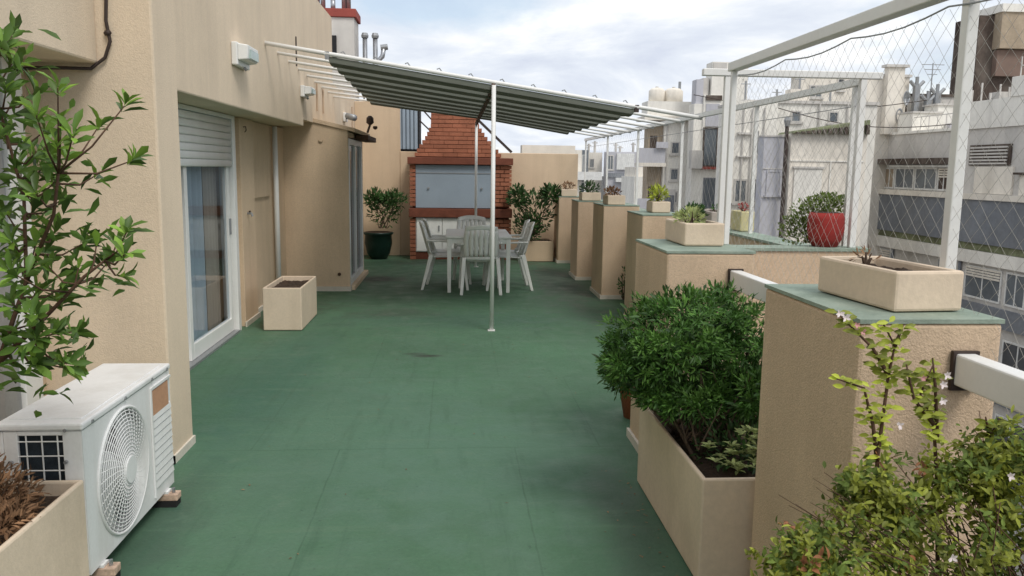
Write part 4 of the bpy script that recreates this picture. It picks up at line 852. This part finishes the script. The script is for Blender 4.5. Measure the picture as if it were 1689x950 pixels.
build(MB().hexa([(-.6, 18.2, 1.2), (1.2, 18.2, 1.2), (1.2, 19, 1.2), (-.6, 19, 1.2), (-.3, 18.2, 2.4), (.0, 18.2, 2.4), (.0, 19, 2.4), (-.3, 19, 2.4)]), 'hut', FGR, q)
build(MB().beam((.2, 18.1, 2.95), (1.28, 18.1, 1.95), .12, .05), 'roof_edge', CABLE, q)
build(MB().beam((-.72, 18.1, 2.9), (-.3, 18.1, 2.45), .05, .03).beam((-.72, 18.1, 2.6), (-.4, 18.1, 2.3), .05, .03), 'bars', CABLE, q)

# ------------------------------------------------------------------ surrounding buildings
def win_y(x0, x1, z0, z1, y, par, gm=None, fm=None, dep=.12, mull=1, name='window'):
    fr_ = MB(); t_ = min(.09, (x1 - x0) * .14)
    fr_.box(x0, x0 + t_, y - .05, y - .003, z0, z1).box(x1 - t_, x1, y - .05, y - .003, z0, z1).box(x0 + t_, x1 - t_, y - .049, y - .003, z1 - t_, z1).box(x0 + t_, x1 - t_, y - .049, y - .003, z0, z0 + t_)
    for k in range(mull):
        xm = x0 + (x1 - x0) * (k + 1) / (mull + 1); fr_.box(xm - t_ * .35, xm + t_ * .35, y - .046, y - .003, z0 + t_, z1 - t_)
    o = build(fr_, name, fm or FRAMEW, par); build(B(x0 + t_ * .5, x1 - t_ * .5, y - .02, y - .001, z0 + t_ * .5, z1 - t_ * .5), 'pane', gm or FWIN, o); build(B(x0 - .08, x1 + .08, y - .12, y - .002, z0 - .09, z0 - .003), 'sill', fm or FRAMEW, o)
    return o
def win_x(y0, y1, z0, z1, x, par, gm=None, fm=None, mull=1, name='window'):
    fr_ = MB(); t_ = min(.09, (y1 - y0) * .14)
    fr_.box(x - .05, x - .003, y0, y0 + t_, z0, z1).box(x - .05, x - .003, y1 - t_, y1, z0, z1).box(x - .049, x - .003, y0 + t_, y1 - t_, z1 - t_, z1).box(x - .049, x - .003, y0 + t_, y1 - t_, z0, z0 + t_)
    for k in range(mull):
        ym = y0 + (y1 - y0) * (k + 1) / (mull + 1); fr_.box(x - .046, x - .003, ym - t_ * .35, ym + t_ * .35, z0 + t_, z1 - t_)
    o = build(fr_, name, fm or FRAMEW, par); build(B(x - .02, x - .001, y0 + t_ * .5, y1 - t_ * .5, z0 + t_ * .5, z1 - t_ * .5), 'pane', gm or FWIN, o)
    return o
# low cream building with the mossy tiled roof
q = thing('low_building', (16.5, 38, GZ), 'low cream building with a mossy tiled roof behind the red pot', 'building')
build(B(15.0, 18.5, 36, 37.4, GZ, 3.3), 'wall', FW2, q)
build(MB().hexa([(15.0, 35.8, 3.302), (18.5, 35.8, 3.302), (18.5, 37.6, 3.302), (15.0, 37.6, 3.302), (15.1, 35.85, 3.4), (18.5, 35.85, 3.95), (18.5, 37.6, 3.95), (15.1, 37.6, 3.4)]), 'roof', FMOSS, q)
for k in range(14): build(B(15.1 + k * .245, 15.25 + k * .245, 35.7, 35.84, 3.31, 3.36 + k * .028), 'tile_end', FDB, q)
p = build(B(15.22, 16.5, 35.93, 35.998, -.9, 1.76), 'door_panel', FW, q); build(B(15.15, 16.57, 35.88, 35.996, 1.77, 1.86), 'lintel', FGR, q)
build(MB().box(15.02, 18.4, 35.96, 35.997, 2.08, 2.14).box(16.85, 16.91, 35.955, 35.995, -1, 2.075), 'trim', FW, q)
q = thing('drain_pipe', (14.8, 35.8, GZ), 'dark drain pipe up the side of the low cream building', 'pipe'); build(MB().tube([(14.72, 35.85, GZ), (14.72, 35.85, 3.9)], .09, 8), 'pipe', CABLE, q); build(MB().lathe([(.1, 0), (.16, .25), (.12, .4)], (14.72, 35.85, 3.6), 8), 'hopper', GREY, q)
q = thing('stair_hut', (14.3, 37, GZ), 'narrow pale grey panelled building beside the drain pipe', 'building')
build(B(13.85, 14.9, 36.2, 36.9, GZ, 3.15), 'wall', FLIL, q); win_y(14.05, 14.75, .57, 1.69, 36.2, q, FLIL, FLIL, mull=0); build(B(13.82, 14.92, 36.15, 36.95, 3.152, 3.22), 'coping', FGR, q)
build(MB().box(13.86, 14.89, 36.17, 36.198, 1.72, 1.76).box(13.86, 14.89, 36.17, 36.198, .45, .5), 'joint', FGR, q)
# white block with pipes and small windows
q = thing('white_block', (14.2, 41, GZ), 'plain white block with drain pipes and small dark windows', 'building')
build(B(13.5, 15.9, 40, 41, GZ, 5.04), 'wall', FW, q)
win_y(13.89, 14.57, .05, 1.24, 40, q, FWIN2, FGR, mull=1); win_y(14.72, 15.07, .05, 1.25, 40, q, FWIN, FGR, mull=0); win_y(14.74, 15.03, 2.44, 3.61, 40, q, FWIN2, FGR, mull=0)
build(MB().box(13.93, 14.6, 39.8, 39.998, 3.4, 3.5), 'ledge', FGR, q); build(MB().box(13.93, 14.6, 39.85, 39.998, 2.3, 2.37), 'ledge', FGR, q)
for x in (13.72, 14.2, 14.65, 15.25): build(MB().tube([(x, 39.93, -6), (x, 39.93, 4.7)], .04, 6), 'pipe', FGR, q)
q = thing('rear_block', (18, 43, GZ), 'wide white wall rising behind the mossy roof', 'building')
build(B(14.9, 22, 42, 46, GZ, 5.1), 'wall', FW, q); build(MB().box(14.85, 22.05, 41.9, 46.1, 5.102, 5.25), 'coping', FGR, q)
for x in (15.6, 16.4, 18.9, 20.4): build(MB().tube([(x, 41.92, -2), (x, 41.92, 5.1)], .05, 6), 'pipe', FGR, q)
q = thing('upper_block', (22, 49, GZ), 'grey cream upper storey seen under the white cross frame', 'building')
build(B(20.4, 27, 48, 49.5, GZ, 7.25), 'wall', FW2, q); build(B(20.3, 27.1, 47.9, 49.6, 7.252, 7.4), 'coping', FGR, q); win_y(22.6, 23.0, 6.4, 7.1, 48, q, FWIN, FGR, mull=0); win_y(20.9, 21.7, 5.95, 6.7, 48, q, FWIN2, FGR)
# stepped stair tower and the block with balconies
q = thing('stair_tower', (15.5, 50, GZ), 'tall white stepped tower with narrow glazed openings', 'building')
build(B(14.62, 17.2, 48, 49.4, GZ, 6.0), 'wall', FW, q)
build(B(14.1, 14.618, 48.1, 49.2, GZ, 5.5), 'side_wall', FW, q)
build(B(14.2, 14.617, 48.2, 49.1, 5.502, 6.9), 'step_block', FLIL, q); build(B(14.625, 14.97, 48.3, 49.3, 6.002, 7.0), 'step_block', FGR, q)
build(B(15.05, 17.2, 48.05, 49.2, 6.002, 7.9), 'step_block', FW, q); build(B(15.1, 15.9, 48.0, 48.048, 7.2, 7.85), 'recess', FGR, q); build(B(14.74, 15.67, 47.9, 47.998, 5.7, 5.98), 'recess', FDB, q)
build(B(14.77, 15.56, 47.95, 47.997, 4.2, 5.5), 'grey_panel', FLIL, q)
win_y(14.66, 15.57, 1.86, 4.14, 48, q, FWIN2, FDB, mull=0); build(B(14.6, 15.62, 47.7, 47.87, 1.70, 1.86), 'red_sill', FREDS, q)
win_y(14.8, 15.61, -1.5, 1.21, 48, q, FWIN2, FBLUE, mull=1, name='door'); build(B(13.92, 14.59, 47.6, 48.09, 1.74, 2.79), 'balcony', FGR, q)
build(MB().tube([(16.0, 47.9, -4), (16.0, 47.9, 6)], .06, 6), 'pipe', FGR, q)
q = thing('balcony_block', (14, 52, GZ), 'weathered white block with brown side and balconies', 'building')
build(B(12.86, 15.45, 50, 51.6, GZ, 4.6), 'wall', FW, q); build(B(11.95, 12.858, 50.3, 51.4, GZ, 4.4), 'brown_side', FBR, q)
build(B(12.9, 13.69, 49.9, 49.998, -1.6, .46), 'base_panel', FGR, q); build(B(13.0, 13.6, 49.85, 49.897, -1.5, .1), 'gate', FBLUE, q)
build(B(11.5, 16, 49.5, 51.8, 4.602, 4.85), 'roof_slab', FW2, q); build(B(11.75, 15.7, 49.9, 51.5, 4.852, 5.75), 'parapet', FW, q)
for z in (1.83, -1.2):
    bb = build(B(11.15, 12.855, 49.3, 50.28, z, z + .22), 'balcony', FW2, q); build(MB().box(11.18, 12.8, 49.32, 49.38, z + .222, z + 1.1), 'railing', FLIL, bb)
for z in (2.3, -.8): win_y(11.95, 12.6, z, z + 1.5, 50.3, q, FDB, FBR, mull=0)
for k, (x, s_) in enumerate(((12.55, .5), (13.6, .58))):
    o = thing('water_tank', (x, 51, 5.75), ('left round water tank on the roof of the balcony block', 'right round water tank on the roof of the balcony block')[k], 'water tank', 'round roof water tanks')
    build(MB().lathe([(s_, 0), (s_, .7), (s_ * .7, .85), (.1, .9)], (x, 51, 5.752), 16), 'body', FW2, o, smooth=True); build(MB().lathe([(.1, 0), (.1, .06)], (x, 51, 6.655), 8), 'lid', FGR, o)
q = thing('antenna', (14.35, 52.5, 5.8), 'short dark antenna mast on the balcony block roof', 'antenna'); build(MB().tube([(14.38, 52.5, 5.8), (14.38, 52.5, 7.2)], .09, 6), 'mast', GREY, q)
# distant blocks
q = thing('distant_block', (13.6, 92, GZ), 'distant cream corner block with a glazed strip', 'building')
build(B(12.9, 14.1, 90, 91.6, GZ, 3.7), 'wall', FW2, q); build(B(14.1, 14.9, 90.5, 91.6, GZ, 3.72), 'glazed_strip', FWIN2, q); win_y(14.2, 14.55, .2, 3.2, 90.5, q, FWIN2, FRAMEW)
q = thing('distant_block', (15.6, 97, GZ), 'distant beige block with white balcony band', 'building')
build(B(15.1, 16.7, 92, 94, GZ, 3.5), 'wall', FW2, q); build(B(13.47, 16.2, 89, 89.9, .47, 1.36), 'balcony', FRAMEW, q); win_y(15.3, 15.8, 1.8, 2.8, 92, q, FWIN2, FGR)
q = thing('distant_block', (19, 94, GZ), 'distant white terrace block with dark balcony strip', 'building')
build(B(16.9, 21.5, 90, 92, GZ, 3.57), 'wall', FLIL, q); build(B(17.92, 19.86, 89.7, 89.998, 1.64, 3.39), 'white_panel', FRAMEW, q); build(B(16.84, 20.9, 89.8, 89.999, .79, 1.27), 'dark_strip', FBLUE, q); build(B(17.8, 20.9, 89.2, 89.99, .3, .75), 'balcony', FRAMEW, q)  # dark strip is plain blue grey colour
win_y(16.9, 17.6, 1.6, 3.2, 90, q, FWIN2, FGR)
for k, (x, h) in enumerate(((18.4, 4.6), (18.9, 4.3), (15.3, 4.5), (16.0, 4.8), (20.4, 4.7))):
    o = thing('roof_vent', (x, 93, 3.5), ('tiny grey vent pipe', 'tiny grey vent pipe')[0] + ' on the distant roofs, ' + ('third', 'fourth', 'leftmost', 'second', 'rightmost')[k] + ' of five', 'vent pipe', 'tiny vents on the distant roofs'); build(MB().tube([(x, 93, 3.4), (x, 93, h)], .14, 6).tube([(x - .3, 93, h - .2), (x + .3, 93, h - .2)], .06, 5), 'pipe', FGR, o)
q = thing('distant_block', (5, 120, GZ), 'long distant pale block behind the rear wall', 'building'); build(B(2, 12.5, 112, 124, GZ, 3.2), 'wall', FW, q)
for k in range(5): win_y(3 + k * 1.9, 4 + k * 1.9, .5, 2.2, 112, q, FWIN2, FGR, mull=0)
q = thing('distant_block', (19, 80, GZ), 'distant stepped white rooftops right of the awning', 'building'); build(B(16.9, 21, 76, 82, GZ, 1.0), 'wall', FW, q); build(B(17.2, 19, 77, 82, 1.002, 1.9), 'roof_hut', FW2, q)
# right hand apartment building across the gap
q = thing('right_building', (26, 40, GZ), 'long grey white apartment building on the right with blue grey balcony wall', 'building')
build(B(26, 36, 12, 50.5, GZ, 3.85), 'wall', FGR, q); build(B(25.9, 36, 11.9, 50.6, 3.852, 4.0), 'coping', FW, q)
build(B(25.6, 25.998, 12, 50.4, .38, .66), 'ledge', FW2, q); build(B(25.7, 25.997, 12, 50.4, -1.75, .37), 'balcony_wall', FBLUE, q)
build(B(25.8, 25.996, 12, 50.4, -2.1, -1.76), 'mossy_edge', FMOSS, q); build(B(25.75, 25.995, 12, 50.4, -2.75, -2.12), 'band', FW, q)
build(B(25.4, 25.99, 41.3, 49.4, 2.12, 2.45), 'dark_window_strip', FDB, q)  # dark brown strip projecting above the windows
for a, b_, gm in ((44.9, 46.9, FWIN2), (42.7, 44.8, FWIN2), (41.5, 42.6, FDB), (47.0, 48.1, FBR)): win_x(a, b_, .72, 1.95, 25.998, q, gm, FRAMEW)
build(B(25.6, 25.9, 41.4, 47, 1.96, 2.08), 'rail_box', FRAMEW, q)
for a, b_ in ((46.7, 50.1), (36.7, 39.5), (35.0, 36.4), (32.6, 34.6), (29.5, 32), (25.5, 28), (21, 24)): win_x(a, b_, -4.5, -2.9, 25.99, q, FWIN2 if a > 33 else FWIN, FRAMEW, 1)
build(B(25.8, 25.989, 12, 39.6, -5.6, -4.7), 'blue_band', FBLUE, q); build(B(25.8, 25.989, 12, 50, -9.2, -8.0), 'blue_band', FBLUE, q); build(B(25.8, 25.989, 12, 50, -12.8, -11.6), 'blue_band', FBLUE, q)
for fz in (-7.8, -11.4, -15):
    for k in range(9): win_x(14 + k * 4, 16.2 + k * 4, fz, fz + 1.7, 25.99, q, FWIN, FRAMEW, 1)
for y in (46.4, 41.6, 39.9): build(MB().tube([(25.9, y, -20), (25.9, y, -2.8)], .08, 6), 'pipe', FBLUE, q)
build(B(25.97, 33, 30, 40.4, 3.0, 5.2), 'upper_storey', FW, q) if False else None
up_ = build(B(25.9, 34, 24, 40.4, 4.003, 5.2), 'upper_storey', FW, q)
build(B(25.85, 34, 24, 37.2, 5.203, 6.1), 'upper_step', FW, q)
w_ = build(B(25.93, 25.998, 36.9, 40, 2.05, 3.05), 'window', FDB, q)
for k in range(6): build(B(25.88, 25.928, 37.1, 39.9, 2.1 + k * .155, 2.18 + k * .155), 'slat', FGR, w_)
build(B(25.9, 25.997, 36.6, 39.4, .68, 1.99), 'cream_panel', FW2, q); build(B(25.85, 25.996, 34, 36, .68, 1.6), 'panel', FW2, q); build(B(25.7, 25.995, 35.6, 36.3, 1.62, 1.72), 'bracket', FDB, q)
q = thing('dark_tower', (32, 49, 0), 'dark brown rooftop tower with a beige boxed top', 'tower')
build(B(31.0, 36, 48, 50.4, 3.9, 10.9), 'shaft', FDB, q); build(B(31.9, 36.2, 47.3, 47.998, 8.95, 11.0), 'beige_face', FBR, q); build(B(31.8, 36.3, 47.2, 50.4, 11.002, 11.45), 'cap', FW, q)
build(B(32.0, 36, 47.6, 47.997, 7.4, 8.9), 'brown_band', mat('far_red_brown', (.19, .135, .11), .9, .2, .5), q)
jr = random.Random(77)
o = thing('rooftop_clutter', (32, 46, 4), 'jumble of pipes and tanks at the foot of the dark tower', 'rooftop plant')
for k in range(12):
    x, z = jr.uniform(31, 35), jr.uniform(4.0, 6.4); build(B(x, x + jr.uniform(.3, .9), 46 + jr.random(), 47.1, z, z + jr.uniform(.25, .8)), 'unit', jr.choice([FGR, FLIL, FDB, FBLUE]), o)
build(B(32.4, 33.2, 45.8, 46.6, 6.3, 7.0), 'tank', mat('ochre_paint', (.45, .33, .14)), o)
for k in range(7): x = 29.6 + k * .55; build(MB().tube([(x, 45.9, 4), (x, 45.9, 6.8 + jr.uniform(-.6, .5))], .05, 6), 'pipe', FGR, o)
# roof things on the right building
q = thing('chimney', (25.9, 47.7, 3.9), 'cream chimney with a flat grey cap above the cross frame', 'chimney'); build(B(25.4, 26.4, 47.5, 47.99, 3.9, 7.75), 'stack', FW2, q); build(B(25.2, 26.6, 47.35, 47.99, 7.752, 7.9), 'cap', FGR, q)
for k, (x, z, s_) in enumerate(((26.75, 6.35, .42), (26.4, 5.35, .4))):
    q = thing('satellite_dish', (x, 47.5, 4.5), ('upper grey satellite dish right of the cream chimney', 'lower dark satellite dish below the other')[k], 'satellite dish', 'satellite dishes by the chimney')
    build(MB().grid(lambda u, v: (x - .16 + s_ * .45 * (u * math.cos(v * 6.2832)), 47.5 - .18 * u * u + .1, z - .35 + s_ * (u * math.sin(v * 6.2832))), 4, 16), 'dish', GREY, q, solid=.03, smooth=True); build(MB().tube([(x, 47.7, 3.9), (x, 47.7, z - .3)], .05, 6), 'mast', CABLE, q)
for k, (x, z) in enumerate(((27.35, 6.4), (28.65, 6.0), (28.1, 5.6))):
    q = thing('vent_cowl', (x, 47.8, 4), ('dark spinning vent cowl nearest the cream chimney', 'tall dark vent cowl nearest the dark tower', 'low vent cowl between the two taller ones')[k], 'vent cowl', 'dark vent cowls on the right roof')
    build(MB().tube([(x, 47.8, 4), (x, 47.8, z + .35)], .22, 8), 'shaft', GREY, q)
    for s_ in (-1, 0, 1): build(MB().tube([(x + s_ * .12, 47.8, z + .3), (x + s_ * .42, 47.8, z + .62 + (.25 if s_ == 0 else 0))], .10, 6), 'spout', GREY, q)
q = thing('antenna', (28.3, 47.9, 4), 'thin television antenna standing above the vent cowls', 'antenna'); build(MB().tube([(28.3, 47.9, 4), (28.3, 47.9, 8.1)], .035, 5), 'mast', GREY, q)
for k in range(3): build(MB().tube([(27.6 + .2 * k, 47.9, 8.0 - k * .28), (29.0 - .2 * k, 47.9, 8.0 - k * .28)], .02, 4), 'crossbar', GREY, q)
q = thing('roof_hut', (28.6, 47, 3.9), 'white square roof hut beside a dark opening', 'hut'); build(B(27.7, 29.5, 46, 47.4, 4.003, 5.5), 'wall', FW, q); build(B(29.52, 30.3, 45.9, 47.2, 4.003, 4.9), 'dark_opening', DARK, q); build(B(27.6, 29.6, 45.9, 47.5, 5.502, 5.6), 'roof', FGR, q)
q = thing('roof_hut', (26.5, 47, 3.9), 'long low grey hut under the satellite dishes', 'hut'); build(B(25.95, 27.68, 45.5, 47.0, 4.003, 5.0), 'wall', FW, q); build(B(25.9, 27.69, 45.4, 47.1, 5.002, 5.1), 'roof', FGR, q)
q = thing('roof_hut', (29, 49, 3.9), 'wide grey wall behind the white roof hut', 'hut'); build(B(27.0, 31, 48.4, 50, 4.003, 6.2), 'wall', FGR, q); build(B(26.9, 31.1, 48.3, 50.1, 6.202, 6.35), 'coping', FDB, q)

# grit and fallen leaf bits on the membrane
r = random.Random(91); mb = MB()
for k in range(150):
    if k < 60: x, y = r.uniform(-1.2, .9), r.uniform(3, 9)
    elif k < 110: x, y = .93 - abs(r.gauss(0, .09)), r.uniform(2.4, 4.2)
    else: x, y = r.uniform(-1.4, 1.7), r.uniform(8, 13.5)
    mb.leaf(Vector((x, y, .004)), Vector((r.uniform(-1, 1), r.uniform(-1, 1), .05)), Vector((0, 0, 1)), r.uniform(.006, .022), r.uniform(.004, .009), .15, .1)
build(mb, 'leaf_litter', LEAFR, label='tiny brown leaf bits and grit scattered on the green floor', cat='litter', kind='stuff')

# more of the roofs and facades across the gap: blinds, rails, cables
rb = bpy.data.objects['right_building']; jr = random.Random(12)
for y0, y1 in ((41.5, 42.6), (36.7, 39.5), (46.7, 50.1)):
    z = 1.95 if y0 == 41.5 else -2.9
    for k in range(4): build(B(25.9, 25.945, y0 + .1, y1 - .1, z - .14 - k * .13, z - .05 - k * .13), 'blind_slat', FW2, rb)
build(MB().tube([(26.1, 24, 5.75), (26.1, 37.0, 6.6)], .03, 5).tube([(26.1, 37.0, 6.1), (26.1, 37.0, 7.0)], .03, 5), 'roof_rail', FGR, rb)
for k in range(9): build(MB().tube([(26.05, 40.8 + k * .8, 4.0), (26.05, 40.8 + k * .8, 4.75)], .025, 5), 'roof_rail', FGR, rb)
build(MB().tube([(26.05, 40.6, 4.75), (26.05, 47.3, 4.75)], .025, 5), 'roof_rail', FGR, rb)
for k in range(7):
    y = 38 + k * 1.5; h = jr.uniform(.4, 1.1); build(B(27.2 + jr.random(), 28.6 + jr.random(), y, y + jr.uniform(.4, .9), 4.003, 4.0 + h), 'roof_box', jr.choice([FW, FGR, FW2, FLIL]), rb)
sb = bpy.data.objects['rear_block']
for x in (15.9, 17.4, 19.4): win_y(x, x + .55, 4.15, 4.75, 42, sb, FWIN2, FGR, mull=0)
for x, h in ((15.3, 6.3), (17.0, 5.9), (18.2, 6.6), (19.9, 6.1)): build(MB().tube([(x, 43, 5.25), (x, 43, h)], .05, 6).tube([(x - .25, 43, h - .15), (x + .25, 43, h - .15)], .03, 5), 'mast', GREY, sb)
build(B(17.6, 18.6, 42.6, 43.4, 5.252, 5.9), 'roof_box', FW2, sb)
bb_ = bpy.data.objects['balcony_block']
for z in (1.0, 2.6, -.4): win_y(13.3, 13.85, z, z + .75, 50, bb_, FWIN2, FGR, mull=0)
build(MB().tube([(13.05, 49.95, -6), (13.05, 49.95, 4.6)], .05, 6), 'pipe', FGR, bb_)
build(MB().box(12.2, 12.9, 49.1, 49.25, 2.94, 3.3), 'laundry', FLIL, bb_)
for k, (a, b_, lb) in enumerate((((14.0, 48, 6.0), (25.9, 44, 5.6), 'thin black cable sagging from the stepped tower to the right building'), ((15.5, 42, 5.2), (26, 40.6, 4.2), 'thin black cable crossing above the mossy roof'))):
    a, b_ = Vector(a), Vector(b_); pts = [a.lerp(b_, i / 14) - Vector((0, 0, .7 * math.sin(math.pi * i / 14))) for i in range(15)]
    build(MB().tube(pts, .022, 4), 'cable', CABLE, label=lb, cat='cable')
